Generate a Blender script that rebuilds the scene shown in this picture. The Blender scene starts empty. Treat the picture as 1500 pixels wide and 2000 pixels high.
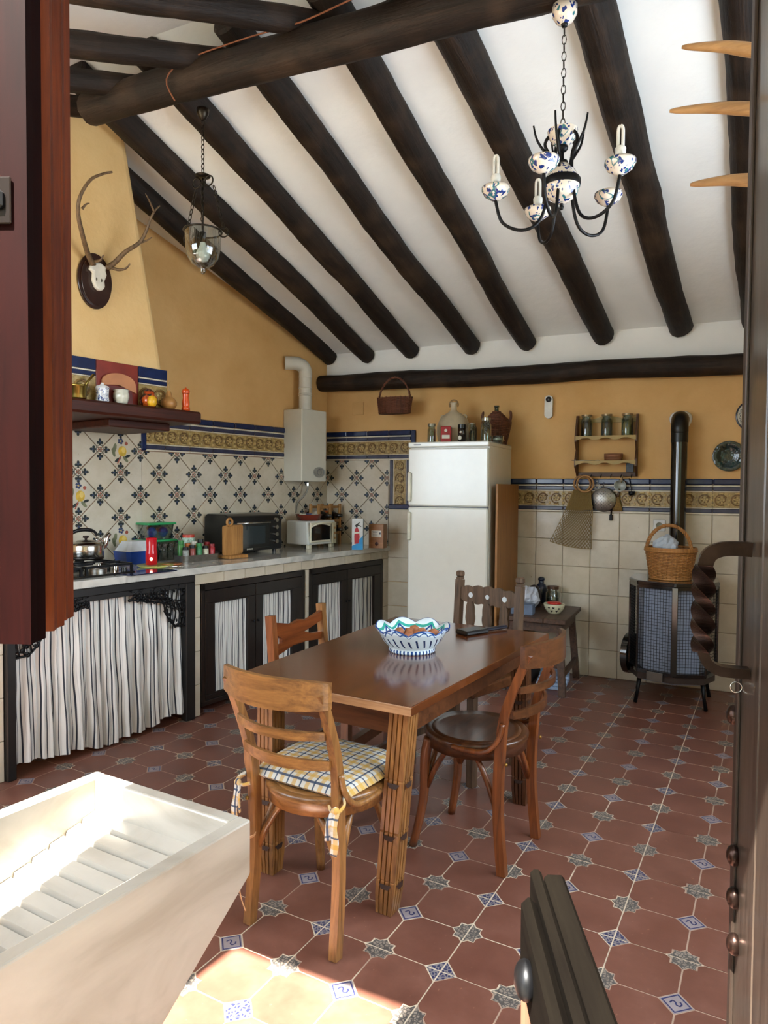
import bpy, math, random
from math import pi, sin, cos, tan, atan2, sqrt, radians
from mathutils import Vector, Matrix, noise
random.seed(7)
scene = bpy.context.scene
COL = scene.collection
V = Vector

# ------------------------------------------------------------------ camera
F_PX = 1359.2
CAM = V((3.004, -5.2394, 1.3655))
YAW, PITCH, ROLL = .4384, -.0343, .008
FWD = V((-sin(YAW)*cos(PITCH), cos(YAW)*cos(PITCH), sin(PITCH)))
_r = V((cos(YAW), sin(YAW), 0)); _u = _r.cross(FWD)
RIGHT = cos(ROLL)*_r + sin(ROLL)*_u
UP = -sin(ROLL)*_r + cos(ROLL)*_u
cd = bpy.data.cameras.new('camera'); cam = bpy.data.objects.new('camera', cd); COL.objects.link(cam)
cd.sensor_fit = 'VERTICAL'; cd.sensor_height = 36; cd.lens = F_PX/2000*36
cd.clip_start = .02; cd.clip_end = 200
m = Matrix((RIGHT, UP, -FWD)).transposed().to_4x4(); m.translation = CAM
cam.matrix_world = m
scene.camera = cam

# ------------------------------------------------------------------ daylight
scene.view_settings.view_transform = 'Standard'
scene.view_settings.look = 'None'
scene.view_settings.gamma = 1
scene.view_settings.use_curve_mapping = False
scene.view_settings.exposure = 1.12
w = bpy.data.worlds.new('sky'); scene.world = w; w.use_nodes = True
nt = w.node_tree; bg = nt.nodes['Background']
bg.inputs[0].default_value = (.77, .89, 1.0, 1); bg.inputs[1].default_value = 5.4
sd = bpy.data.lights.new('sun', 'SUN'); sd.energy = 28; sd.angle = .012; sd.color = (1, .95, .86)
sun = bpy.data.objects.new('sun', sd); COL.objects.link(sun)
sun.rotation_euler = V((.09, .66, -1)).to_track_quat('-Z', 'Y').to_euler()
scene.cycles.max_bounces = 10
scene.cycles.diffuse_bounces = 6
scene.cycles.sample_clamp_indirect = 8
def portal(loc, rot, sx, sy):
    d = bpy.data.lights.new('portal', 'AREA'); d.shape = 'RECTANGLE'; d.size = sx; d.size_y = sy
    d.cycles.is_portal = True
    o = bpy.data.objects.new('portal', d); COL.objects.link(o); o.location = loc; o.rotation_euler = rot

# a pixel of the 1500x2000 photograph to a point of a plane in the room (metres)
def ray(u, v): return (u-750)/F_PX*RIGHT + (1000-v)/F_PX*UP + FWD
def hit(u, v, n, d):
    r = ray(u, v); return CAM + (d-CAM.dot(n))/r.dot(n)*r
def bk(u, v, y=0): return hit(u, v, V((0, 1, 0)), y)          # parallel to the back wall
def fl(u, v, z=0): return hit(u, v, V((0, 0, 1)), z)          # horizontal
AL = -.2064
LA = V((sin(AL), -cos(AL), 0)); LN = V((cos(AL), sin(AL), 0))  # left wall: along it towards the door, and its normal
def lf(u, v, n=0): return hit(u, v, LN, n)
def lw(s, n, z): return LA*s + LN*n + V((0, 0, z))
LROT = atan2(-LA.y, -LA.x)                                     # frame of the left wall: x to the right, y into the wall
def lwl(p): return V((-p.dot(LA), -p.dot(LN), p.z))            # world to that frame

# ------------------------------------------------------------------ materials
def col(h, k=1.0):
    h = h.lstrip('#'); c = [int(h[i:i+2], 16)/255 for i in (0, 2, 4)]
    return tuple(min(1, (x/12.92 if x <= .04045 else ((x+.055)/1.055)**2.4)*k) for x in c)+(1,)
class NT:
    def __init__(s, name):
        s.m = bpy.data.materials.new(name); s.m.use_nodes = True; s.t = s.m.node_tree; s.b = s.t.nodes['Principled BSDF']
        s.tc = None
    def n(s, typ, **k):
        x = s.t.nodes.new(typ)
        for a, b in k.items():
            if a.startswith('_'): setattr(x, a[1:], b)
            else: x.inputs[a.replace('_', ' ')].default_value = b
        return x
    def l(s, a, b): s.t.links.new(a, b)
    def co(s, scale=(1, 1, 1), kind='Object', rot=(0, 0, 0)):
        if not s.tc: s.tc = s.t.nodes.new('ShaderNodeTexCoord')
        mp = s.t.nodes.new('ShaderNodeMapping'); mp.inputs['Scale'].default_value = scale; mp.inputs['Rotation'].default_value = rot
        s.l(s.tc.outputs[kind], mp.inputs[0]); return mp.outputs[0]
    def noise(s, vec, scale, detail=3, rough=.55, dist=0):
        x = s.n('ShaderNodeTexNoise', Scale=scale, Detail=detail, Roughness=rough, Distortion=dist); s.l(vec, x.inputs[0]); return x.outputs[0]
    def ramp(s, fac, stops, interp='LINEAR'):
        r = s.t.nodes.new('ShaderNodeValToRGB'); e = r.color_ramp.elements; r.color_ramp.interpolation = interp
        while len(e) < len(stops): e.new(.5)
        for i, (p, c) in enumerate(stops):
            e[i].position = p; e[i].color = c
        s.l(fac, r.inputs[0]); return r.outputs[0]
    def mix(s, fac, a, b, mode='MIX'):
        x = s.t.nodes.new('ShaderNodeMix'); x.data_type = 'RGBA'; x.blend_type = mode
        if isinstance(fac, (int, float)): x.inputs[0].default_value = fac
        else: s.l(fac, x.inputs[0])
        for q, i in ((a, 6), (b, 7)):
            if isinstance(q, tuple): x.inputs[i].default_value = q
            else: s.l(q, x.inputs[i])
        return x.outputs[2]
    def math(s, op, a, b=0.0):
        x = s.t.nodes.new('ShaderNodeMath'); x.operation = op
        for q, i in ((a, 0), (b, 1)):
            if isinstance(q, (int, float)): x.inputs[i].default_value = q
            else: s.l(q, x.inputs[i])
        return x.outputs[0]
    def bump(s, h, strength=.3, dist=.01):
        b = s.n('ShaderNodeBump', Strength=strength, Distance=dist); s.l(h, b.inputs['Height']); s.l(b.outputs[0], s.b.inputs['Normal'])
    def out(s, color=None, rough=.5, metal=0, spec=None, coat=0):
        if color is not None:
            if isinstance(color, tuple): s.b.inputs['Base Color'].default_value = color
            else: s.l(color, s.b.inputs['Base Color'])
        if isinstance(rough, (int, float)): s.b.inputs['Roughness'].default_value = rough
        else: s.l(rough, s.b.inputs['Roughness'])
        s.b.inputs['Metallic'].default_value = metal
        if spec is not None: s.b.inputs['Specular IOR Level'].default_value = spec
        if coat: s.b.inputs['Coat Weight'].default_value = coat; s.b.inputs['Coat Roughness'].default_value = .12
        return s.m
_pc = {}
def plain(name, c, rough=.5, metal=0, var=.12, scale=14, bump=0, coat=0, spec=None):
    if name in _pc: return _pc[name]
    t = NT(name); c1 = col(c)
    n = t.noise(t.co(), scale, 4)
    a = tuple(x*(1-var) for x in c1[:3])+(1,); b = tuple(min(1, x*(1+var)) for x in c1[:3])+(1,)
    if bump: t.bump(n, bump, .004)
    _pc[name] = t.out(t.ramp(n, [(.3, a), (.7, b)]), rough, metal, spec, coat); return _pc[name]
def wood(name, dark, light, axis='X', rough=.45, scale=1.0, coat=0, bump=.15, streak=1.0, spec=None):
    t = NT(name); sc = {'X': (2, 26, 26), 'Y': (26, 2, 26), 'Z': (26, 26, 2)}[axis]
    v = t.co(tuple(x*scale for x in sc))
    n = t.noise(v, 1.6, 5, .6, .6*streak); n2 = t.noise(v, 7, 3, .7)
    h = t.math('ADD', t.math('MULTIPLY', n, .75), t.math('MULTIPLY', n2, .25))
    t.bump(h, bump, .003)
    return t.out(t.ramp(h, [(.32, col(dark)), (.5, tuple((a+b)/2 for a, b in zip(col(dark), col(light)))), (.68, col(light))]), rough, coat=coat, spec=spec)
def glassm(name, c='#e8f0ec', rough=.03, alpha=None):
    t = NT(name); t.out(col(c), rough); t.b.inputs['Transmission Weight'].default_value = 1; t.b.inputs['IOR'].default_value = 1.45
    return t.m
def thinglass(name, c='#dfe8e4'):
    # clear glass as thin walls: mostly transparent with a glossy film
    t = NT(name); tr = t.n('ShaderNodeBsdfTransparent'); tr.inputs[0].default_value = col(c)
    gl = t.n('ShaderNodeBsdfGlossy'); gl.inputs['Roughness'].default_value = .04
    lw_ = t.n('ShaderNodeLayerWeight'); lw_.inputs[0].default_value = .35
    mx = t.n('ShaderNodeMixShader'); t.l(t.math('ADD', t.math('MULTIPLY', lw_.outputs[1], .75), .07), mx.inputs[0]); t.l(tr.outputs[0], mx.inputs[1]); t.l(gl.outputs[0], mx.inputs[2])
    t.l(mx.outputs[0], t.t.nodes['Material Output'].inputs[0]); return t.m
def majolica(name, base='#efe8da', blue='#1f3f94', green='#2f8f86', scale=38, thr=.36, kind='Object'):
    t = NT(name); v = t.co(kind=kind)
    d = t.n('ShaderNodeTexNoise', Scale=scale*.8, Detail=2.0); t.l(v, d.inputs[0])
    vv = t.mix(.06, v, d.outputs[1], 'ADD')
    vo = t.n('ShaderNodeTexVoronoi', Scale=scale); t.l(vv, vo.inputs[0])
    vo2 = t.n('ShaderNodeTexVoronoi', Scale=scale, _feature='DISTANCE_TO_EDGE'); t.l(vv, vo2.inputs[0])
    f1 = t.ramp(vo.outputs[0], [(0, (1, 1, 1, 1)), (thr-.03, (1, 1, 1, 1)), (thr, (0, 0, 0, 1))])
    n2 = t.noise(v, scale*.55, 1)
    f2 = t.ramp(n2, [(.60, (0, 0, 0, 1)), (.62, (1, 1, 1, 1)), (.66, (1, 1, 1, 1)), (.68, (0, 0, 0, 1))])
    c = t.mix(f1, col(base), col(blue)); c = t.mix(f2, c, col(green)); 
    return t.out(c, .12, coat=.5)

# ------------------------------------------------------------------ mesh helper
class MB:
    def __init__(s): s.v = []; s.f = []; s.mi = []; s.sm = []; s.M = Matrix.Identity(4); s.k = 0; s.smooth = False; s.uv = None
    def add(s, vs, fs, smooth=None):
        b = len(s.v); s.v += [s.M @ V(p) for p in vs]; s.f += [tuple(b+i for i in f) for f in fs]
        s.mi += [s.k]*len(fs); s.sm += [s.smooth if smooth is None else smooth]*len(fs); return s
    def box(s, c, d, ch=0, rz=0):
        x, y, z = d[0]/2, d[1]/2, d[2]/2; ch = min(ch, x*.9, y*.9, z*.9)
        R = Matrix.Rotation(rz, 3, 'Z'); c = V(c)
        if ch <= 0:
            vs = [(a*x, b*y, e*z) for a in (-1, 1) for b in (-1, 1) for e in (-1, 1)]
            fs = [(0, 1, 3, 2), (4, 6, 7, 5), (0, 4, 5, 1), (2, 3, 7, 6), (0, 2, 6, 4), (1, 5, 7, 3)]
        else:
            vs = []; idx = {}
            for a in (-1, 1):
                for b in (-1, 1):
                    for e in (-1, 1):
                        for ax in range(3):
                            p = [a*(x-ch), b*(y-ch), e*(z-ch)]; p[ax] = (a*x, b*y, e*z)[ax]; idx[(a, b, e, ax)] = len(vs); vs.append(p)
            fs = []
            for ax in range(3):
                for q in (-1, 1):
                    o = [i for i in range(3) if i != ax]; f = []
                    for r1, r2 in ((-1, -1), (1, -1), (1, 1), (-1, 1)):
                        t = [0, 0, 0]; t[ax] = q; t[o[0]] = r1; t[o[1]] = r2; f.append(idx[(t[0], t[1], t[2], ax)])
                    fs.append(tuple(f if (q > 0) == (ax != 1) else f[::-1]))
            for ax in range(3):
                o = [i for i in range(3) if i != ax]
                for r1 in (-1, 1):
                    for r2 in (-1, 1):
                        f = []
                        for q, fa in ((-1, o[0]), (1, o[0]), (1, o[1]), (-1, o[1])):
                            t = [0, 0, 0]; t[ax] = q; t[o[0]] = r1; t[o[1]] = r2; f.append(idx[(t[0], t[1], t[2], fa)])
                        fs.append(tuple(f))
            for a in (-1, 1):
                for b in (-1, 1):
                    for e in (-1, 1): fs.append(tuple(idx[(a, b, e, ax)] for ax in range(3)))
        return s.add([c+R@V(p) for p in vs], fs)
    def lathe(s, prof, seg=24, c=(0, 0, 0), smooth=True, wob=None, sx=1, sy=1):
        vs = []; fs = []; c = V(c); n = len(prof)
        for i in range(seg):
            a = 2*pi*i/seg
            for j, (r, z) in enumerate(prof):
                if wob: r, z = wob(a, r, z, j)
                vs.append(c+V((r*cos(a)*sx, r*sin(a)*sy, z)))
        for i in range(seg):
            k = (i+1) % seg
            for j in range(n-1):
                r0, r1 = prof[j][0], prof[j+1][0]
                if r0 <= 1e-6 and r1 <= 1e-6: continue
                fs.append((i*n+j, k*n+j, k*n+j+1, i*n+j+1))
        return s.add(vs, fs, smooth)
    def cyl(s, c, r, h, seg=20, r2=None, smooth=True):
        r2 = r if r2 is None else r2; return s.lathe([(0, 0), (r, 0)], seg, c, False).lathe([(r, 0), (r2, h)], seg, c, smooth).lathe([(r2, h), (0, h)], seg, c, False)
    def tube(s, pts, r, seg=8, smooth=True, caps=True, flat=None, up=None):
        pts = [V(p) for p in pts]; n = len(pts); rs = r if isinstance(r, (list, tuple)) else [r]*n
        vs = []; fs = []
        t0 = (pts[1]-pts[0]).normalized(); a = V(up) if up else (V((0, 0, 1)) if abs(t0.z) < .9 else V((1, 0, 0)))
        nx = (a - a.dot(t0)*t0).normalized(); 
        for i, p in enumerate(pts):
            t = (pts[min(i+1, n-1)]-pts[max(i-1, 0)]).normalized()
            nx = (nx-nx.dot(t)*t).normalized(); ny = t.cross(nx)
            for k in range(seg):
                an = 2*pi*(k+.5)/seg; ca, sa = cos(an), sin(an)
                if flat: ca *= flat[0]; sa *= flat[1]
                vs.append(p+rs[i]*(ca*nx+sa*ny))
        for i in range(n-1):
            for k in range(seg):
                j = (k+1) % seg; fs.append((i*seg+k, i*seg+j, (i+1)*seg+j, (i+1)*seg+k))
        if caps: fs += [tuple(range(seg))[::-1], tuple((n-1)*seg+k for k in range(seg))]
        return s.add(vs, fs, smooth)
    def bar(s, p0, p1, w, h, up=(0, 0, 1)):   # square bar: w across, h along up
        p0, p1 = V(p0), V(p1); t = (p1-p0).normalized(); u = V(up); u = (u-u.dot(t)*t).normalized(); x = t.cross(u)
        vs = [p+a*x*w/2+b*u*h/2 for p in (p0, p1) for a, b in ((-1, -1), (1, -1), (1, 1), (-1, 1))]
        return s.add(vs, [(3, 2, 1, 0), (4, 5, 6, 7), (0, 1, 5, 4), (1, 2, 6, 5), (2, 3, 7, 6), (3, 0, 4, 7)])
    def prism(s, poly, z0, z1, ax='z', smooth=False):
        n = len(poly)
        def P(a, b, c): return {'z': (a, b, c), 'y': (a, c, b), 'x': (c, a, b)}[ax]
        vs = [P(a, b, z0) for a, b in poly]+[P(a, b, z1) for a, b in poly]
        s.add(vs, [tuple(range(n))[::-1], tuple(range(n, 2*n))], False)
        b = len(s.v)-2*n; fs = [(i, (i+1) % n, n+(i+1) % n, n+i) for i in range(n)]
        s.f += [tuple(b+i for i in f) for f in fs]; s.mi += [s.k]*n; s.sm += [smooth]*n; return s
    def poly(s, pts): return s.add(pts, [tuple(range(len(pts)))], False)
    def ell(s, c, r, seg=12, rings=7, smooth=True):
        rx, ry, rz = (r, r, r) if isinstance(r, (int, float)) else r
        prof = [(sin(pi*i/rings), -cos(pi*i/rings)) for i in range(rings+1)]
        return s.add([V(c)+V((rx*q*cos(2*pi*k/seg), ry*q*sin(2*pi*k/seg), rz*z)) for k in range(seg) for q, z in prof],
                     [(k*(rings+1)+j, ((k+1) % seg)*(rings+1)+j, ((k+1) % seg)*(rings+1)+j+1, k*(rings+1)+j+1) for k in range(seg) for j in range(rings)], smooth)
    def torus(s, c, R, r, seg=24, ts=6, ax='z', arc=(0, 2*pi)):
        full = abs(arc[1]-arc[0]-2*pi) < 1e-6
        pts = []
        for i in range(seg+(0 if full else 1)):
            a = arc[0]+(arc[1]-arc[0])*i/seg; q = (R*cos(a), R*sin(a))
            pts.append(V(c)+V({'z': (q[0], q[1], 0), 'y': (q[0], 0, q[1]), 'x': (0, q[0], q[1])}[ax]))
        if not full: return s.tube(pts, r, ts)
        n = len(pts); vs = []; fs = []; axv = V({'z': (0, 0, 1), 'y': (0, 1, 0), 'x': (1, 0, 0)}[ax])
        for p in pts:
            d = (p-V(c)).normalized()
            for k in range(ts):
                an = 2*pi*k/ts; vs.append(p+r*(cos(an)*d+sin(an)*axv))
        for i in range(n):
            j = (i+1) % n
            for k in range(ts):
                l = (k+1) % ts; fs.append((i*ts+k, j*ts+k, j*ts+l, i*ts+l))
        return s.add(vs, fs, True)
    def mesh(s, name, mats):
        me = bpy.data.meshes.new(name); me.from_pydata([tuple(p) for p in s.v], [], s.f)
        for m_ in (mats if isinstance(mats, (list, tuple)) else [mats]): me.materials.append(m_)
        me.polygons.foreach_set('material_index', s.mi); me.polygons.foreach_set('use_smooth', s.sm)
        if s.uv:
            ul = me.uv_layers.new(name='UVMap')
            for p in me.polygons:
                for li in p.loop_indices: ul.data[li].uv = s.uv[me.loops[li].vertex_index]
        import bmesh
        bm = bmesh.new(); bm.from_mesh(me); bmesh.ops.recalc_face_normals(bm, faces=bm.faces)
        bm.to_mesh(me); bm.free(); me.update(); return me
    def obj(s, name, mats, parent=None, loc=None, rot=None, **k):
        o = bpy.data.objects.new(name, s.mesh(name, mats)); COL.objects.link(o)
        if parent: o.parent = parent
        if loc is not None: o.location = loc
        if rot is not None: o.rotation_euler = rot
        for a, b in k.items(): o[a] = b
        return o
def inst(name, me, parent, loc, rot=(0, 0, 0), scale=None):
    o = bpy.data.objects.new(name, me); COL.objects.link(o); o.parent = parent; o.location = loc; o.rotation_euler = rot
    if scale: o.scale = scale
    return o
def thing(name, label, cat, loc=(0, 0, 0), rz=0, group=None, rot=None):
    o = bpy.data.objects.new(name, None); COL.objects.link(o); o.location = loc; o.rotation_euler = rot or (0, 0, rz)
    o.empty_display_size = .05; o['label'] = label; o['category'] = cat
    if group: o['group'] = group
    return o
def tag(o, label, cat, group=None):
    o['label'] = label; o['category'] = cat
    if group: o['group'] = group
    return o
def structure(o): o['kind'] = 'structure'; return o
def copytree(o, parent=None):
    c = o.copy(); COL.objects.link(c); c.parent = parent
    for ch in list(o.children): copytree(ch, c)
    return c
def smoothpath(pts, n=6):
    pts = [V(p) for p in pts]; out = []
    for i in range(len(pts)-1):
        p0, p1, p2, p3 = pts[max(i-1, 0)], pts[i], pts[i+1], pts[min(i+2, len(pts)-1)]
        for k in range(n):
            t = k/n; out.append(.5*((2*p1)+(p2-p0)*t+(2*p0-5*p1+4*p2-p3)*t*t+(3*p1-p0-3*p2+p3)*t**3))
    return out+[pts[-1]]

# ------------------------------------------------------------------ shared materials
BEAM = NT('dark_beam'); _v = BEAM.co((1.2, 12, 12)); _n = BEAM.noise(_v, 2.2, 6, .7, .4); _n2 = BEAM.noise(BEAM.co(), 5, 3)
BEAM.bump(_n, .7, .012)
BEAM = BEAM.out(BEAM.mix(BEAM.ramp(_n2, [(.5, (0, 0, 0, 1)), (.75, (.5, .5, .5, 1))]), BEAM.ramp(_n, [(.3, col('#0d0805')), (.55, col('#20160f')), (.75, col('#3b2b1f'))]), col('#4a3829')), .6, spec=.3)
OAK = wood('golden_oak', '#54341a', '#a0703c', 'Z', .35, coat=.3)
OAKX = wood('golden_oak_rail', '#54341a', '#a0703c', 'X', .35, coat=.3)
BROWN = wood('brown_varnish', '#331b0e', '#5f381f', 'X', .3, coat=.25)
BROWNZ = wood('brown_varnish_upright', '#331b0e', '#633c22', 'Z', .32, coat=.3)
OLDW = wood('old_walnut', '#33261c', '#6e5642', 'Z', .5)
BLACKW = plain('blackened_wood', '#14110f', .5, var=.3)
IRON = plain('black_iron', '#121214', .42, .6, var=.3, scale=40)
STEEL = plain('polished_steel', '#b9b6b0', .18, 1, var=.06)
TIN = plain('dull_tin', '#8f8b84', .38, 1, var=.15, scale=60)
WHITEE = plain('white_enamel', '#d9dbd2', .22, 0, var=.02, coat=.5)
CREAM = plain('cream_plastic', '#d5cfb8', .35, var=.03)
BLACKP = plain('black_plastic', '#0d0d0f', .3, var=.2)
GLASS = thinglass('clear_glass')
# ------------------------------------------------------------------ surface materials
def plaster(name, a, b, bumpk=.35, scale=3.0, crack=False):
    t = NT(name); v = t.co(); n = t.noise(v, scale, 6, .6); n2 = t.noise(v, scale*9, 4, .6)
    h = t.math('ADD', t.math('MULTIPLY', n, .8), t.math('MULTIPLY', n2, .25)); t.bump(h, bumpk, .02)
    return t.out(t.ramp(n, [(.3, col(a)), (.7, col(b))]), .85)
OCHRE = plaster('ochre_plaster', '#cba063', '#dab277', .3)
OCHREL = plaster('pale_ochre_plaster', '#d0ab70', '#dcbc85', .35)
WHITEP = plaster('white_plaster', '#e3e6e6', '#eef0ef', .45, 2.2)
GROUT = plain('grout', '#c4b29a', .9)
GROUTD = plain('dark_grout', '#8d806c', .9)
def terra():
    t = NT('terracotta'); oi = t.n('ShaderNodeObjectInfo'); v = t.co(); 
    ad = t.n('ShaderNodeVectorMath', _operation='ADD'); t.l(v, ad.inputs[0]); sc = t.n('ShaderNodeVectorMath', _operation='SCALE'); t.l(oi.outputs['Location'], sc.inputs[0]); sc.inputs[3].default_value = 3.7; t.l(sc.outputs[0], ad.inputs[1])
    n = t.noise(ad.outputs[0], 5, 5, .65); n2 = t.noise(ad.outputs[0], 60, 3)
    c = t.ramp(n, [(.25, col('#5d3a2f')), (.5, col('#6f483b')), (.75, col('#82584a'))])
    c = t.mix(t.math('MULTIPLY', oi.outputs['Random'], .3), c, col('#6c4034'))
    sp = t.ramp(n2, [(.70, (0, 0, 0, 1)), (.74, (1, 1, 1, 1))]); c = t.mix(t.math('MULTIPLY', sp, .3), c, col('#b98a6e'))
    t.bump(n, .15, .004); return t.out(c, t.ramp(n, [(.3, (.30,)*3+(1,)), (.7, (.46,)*3+(1,))]), spec=.45)
TERRA = terra()
def lacy(name, a, b, scale, thr):
    t = NT(name); v = t.co(); d = t.n('ShaderNodeTexVoronoi', Scale=scale, _feature='DISTANCE_TO_EDGE'); t.l(v, d.inputs[0])
    return t.out(t.ramp(d.outputs[0], [(thr, col(a)), (thr+.05, col(b))]), .4)
STARM = lacy('star_inlay', '#4c4845', '#887c70', 95, .10)
DIAM = lacy('blue_diamond_inlay', '#7f7775', '#2c2f52', 80, .09)
SQM = plain('cream_inlay', '#8b8081', .35)
INK = plain('navy_line', '#2a2f58', .35)
PRINTG = plain('printed_joint', '#a58a77', .6)
# ------------------------------------------------------------------ floor
S = .199; TA = -.0715; FX, FY = 2.852, -1.8642
def floor_tile_mesh():
    b = MB(); c = .046; r = .047; e = .0028; J = S-.0022; g = .0025
    b.k = 1; b.box((0, 0, -.0057), (2*J, 2*J, .009))
    def star(cx, cy, a0, a1, R):
        n = int(round(abs(a1-a0)/22.5)); return [(cx+(R if i % 2 == 0 else R*.765)*cos(radians(a0+(a1-a0)*i/n)), cy+(R if i % 2 == 0 else R*.765)*sin(radians(a0+(a1-a0)*i/n))) for i in range(n+1)]
    for qx in (-1, 1):
        for qy in (-1, 1):
            P = [(c, g)]+star(S, g, 180, 90, r+e)
            P[-1] = (J, P[-1][1])
            P += [(J, S-c-e), (S-c-e, J)]; st = star(g, S, 0, -90, r+e); st[0] = (st[0][0], J); P += st+[(g, c)]
            P = [(qx*x, qy*y) for x, y in P]
            if qx*qy < 0: P = P[::-1]
            b.k = 0; b.prism(P, -.003, 0)
            b.k = 2
            for cx, cy, a0, a1 in ((S, 0, 180, 90), (0, S, 0, -90)):
                Q = star(cx, cy, a0, a1, r-.001); Q = [(min(x, J), min(y, J)) for x, y in Q]+[(min(cx, J), min(cy, J))]
                Q = [(qx*x, qy*y) for x, y in Q]
                b.prism(Q if qx*qy > 0 else Q[::-1], -.003, -.0006)
            b.k = 3; Q = [(J, S-c+.003), (J, J), (S-c+.003, J)]; Q = [(qx*x, qy*y) for x, y in Q]
            b.prism(Q if qx*qy > 0 else Q[::-1], -.003, -.0006)
    b.k = 4; R = c-.003; b.prism([(R, 0), (0, R), (-R, 0), (0, -R)], -.003, -.0004)
    b.k = 5
    for i in range(4):
        a0, a1 = i*pi/2, (i+1)*pi/2; R1, R2 = R*.9, R*.78
        b.poly([(R1*cos(a0), R1*sin(a0), 0), (R1*cos(a1), R1*sin(a1), 0), (R2*cos(a1), R2*sin(a1), 0), (R2*cos(a0), R2*sin(a0), 0)])
    sq = [(-.016, -.004), (-.010, .008), (-.002, .004), (.0, -.006), (.010, -.008), (.014, .002), (.008, .010)]
    for i in range(len(sq)-1):
        p, q = V(sq[i]), V(sq[i+1]); d = (q-p).normalized(); n_ = V((-d.y, d.x))*.0022
        b.poly([(*(p+n_), 0), (*(q+n_), 0), (*(q-n_), 0), (*(p-n_), 0)])
    return b.mesh('floor_tile', [TERRA, PRINTG, STARM, DIAM, SQM, INK])
def clip_mesh(me, planes, name):
    import bmesh
    bm = bmesh.new(); bm.from_mesh(me)
    for co, no in planes:
        bmesh.ops.bisect_plane(bm, geom=bm.verts[:]+bm.edges[:]+bm.faces[:], plane_co=co, plane_no=no, clear_outer=True)
    if not bm.faces: bm.free(); return None
    m2 = bpy.data.meshes.new(name); bm.to_mesh(m2); bm.free()
    for m_ in me.materials: m2.materials.append(m_)
    return m2
XR, YF = 3.9, -4.95
fb = MB(); fb.prism([(-1.07, YF-.25), (XR+.1, YF-.25), (XR+.1, .1), (-.02, .1)], -.12, -.0016)
floor = structure(fb.obj('floor', GROUT))
tm = floor_tile_mesh(); ca, sa = cos(TA), sin(TA)
limits = [((0, 0, 0), -LN), ((0, 0, 0), V((0, 1, 0))), ((XR, 0, 0), V((1, 0, 0))), ((0, YF-.12, 0), V((0, -1, 0)))]
for i in range(-23, 12, 2):
    for j in range(-19, 13, 2):
        x = FX+i*S*ca-j*S*sa; y = FY+i*S*sa+j*S*ca; c = V((x, y, 0))
        ds = [(c-V(p)).dot(V(n)) for p, n in limits]
        if max(ds) > .28: continue
        me = tm; R3 = Matrix.Rotation(-TA, 3, 'Z')
        if max(ds) > -.285:
            me = clip_mesh(tm, [(R3@(V(p)-c), R3@V(n)) for (p, n), d in zip(limits, ds) if d > -.285], 'floor_tile_cut')
            if me is None: continue
        inst('tile', me, floor, (x, y, random.uniform(-.0006, .0004)), (random.uniform(-.0012, .0012), random.uniform(-.0012, .0012), TA))
# terrace unseen outside the door, added to bounce sunlight indoors
tb = MB(); tb.box((2, -12, -.2), (40, 13.8, .3)); structure(tb.obj('floor_bounce', plain('bounce_terrace', '#cfc8b8', .9)))
gb = MB(); gb.box((7.6, -8.2, 2.2), (12, .3, 4.8)); gb.box((-6, -8.2, .4), (15.2, .3, 1.2)); structure(gb.obj('wall_sky_block', plain('sky_block_wall', '#55583f', .9, var=.3, scale=2)))  # unseen wall added to keep part of the sky light off the doorway
# ------------------------------------------------------------------ walls
b = MB(); b.box((1.9, .075, 1.11), (4.2, .15, 2.22)); wall_back = structure(b.obj('wall_back', OCHRE))
b = MB(); b.box((1.9, .07, 2.40), (4.2, .16, .36)); b.obj('white_plaster_band', WHITEP, wall_back)
LF = (0, 0, LROT)
b = MB(); b.prism([(.12, 0), (.12, 2.55), (0, 2.56), (-2.8, 3.42), (-5.25, 2.86), (-5.25, 0)], 0, .15, 'y')
wall_left = structure(b.obj('wall_left', OCHRE, rot=LF))
def wallbox(name, x0, x1, z0, z1, mat=OCHREL, parent=None):
    b = MB(); b.box(((x0+x1)/2, YF-.06, (z0+z1)/2), (x1-x0, .12, z1-z0)); o = b.obj(name, mat, parent); return o
wf = structure(wallbox('wall_front', -1.3, -.75, 0, 2.86))
for a in ((-.75, 1.05, 0, 1.0), (-.75, 1.05, 2.6, 2.86), (1.05, 1.56, 0, 2.86), (1.56, 2.12, 0, .89), (2.12, 2.48, 0, 2.23), (1.56, 3.2, 2.23, 2.86), (3.2, 4.05, 0, 2.86)):
    wallbox('wall_section', *a, OCHREL, wf)
b = MB(); b.box((XR+.06, -.85, 1.6), (.12, 1.9, 3.4)); b.box((XR+.06, -4.85, 1.6), (.12, .5, 3.4)); b.box((XR+.06, -3.2, .5), (.12, 2.8, 1.0)); b.box((XR+.06, -3.2, 2.9), (.12, 2.8, 1.0))
structure(b.obj('wall_right', OCHREL))
def frame(name, c, w_, h, ax, mat):
    b = MB(); t = .05
    def bx(u, z, du, dz): b.box((c[0]+(u if ax == 'x' else 0), c[1]+(0 if ax == 'x' else u), c[2]+z), (du, .05, dz) if ax == 'x' else (.05, du, dz))
    bx(0, h/2-t/2, w_, t); bx(0, -h/2+t/2, w_, t); bx(-w_/2+t/2, 0, t, h); bx(w_/2-t/2, 0, t, h); bx(0, 0, t, h)
    return structure(b.obj(name, mat))
DOORW = wood('door_wood', '#2a100a', '#5c2413', 'Z', .35, coat=.3)
frame('window_1', (.15, YF-.06, 1.8), 1.8, 1.6, 'x', DOORW)  # inferred from the fridge reflection, widened to light the back wall
frame('window_added', (XR+.06, -3.2, 1.7), 2.8, 1.4, 'y', DOORW)  # unseen window, added and sized to brighten the room
portal((2.84, YF-.13, 1.1), (radians(90), 0, 0), .72, 2.2)
portal((1.84, YF-.13, 1.56), (radians(90), 0, 0), .56, 1.32)
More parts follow.
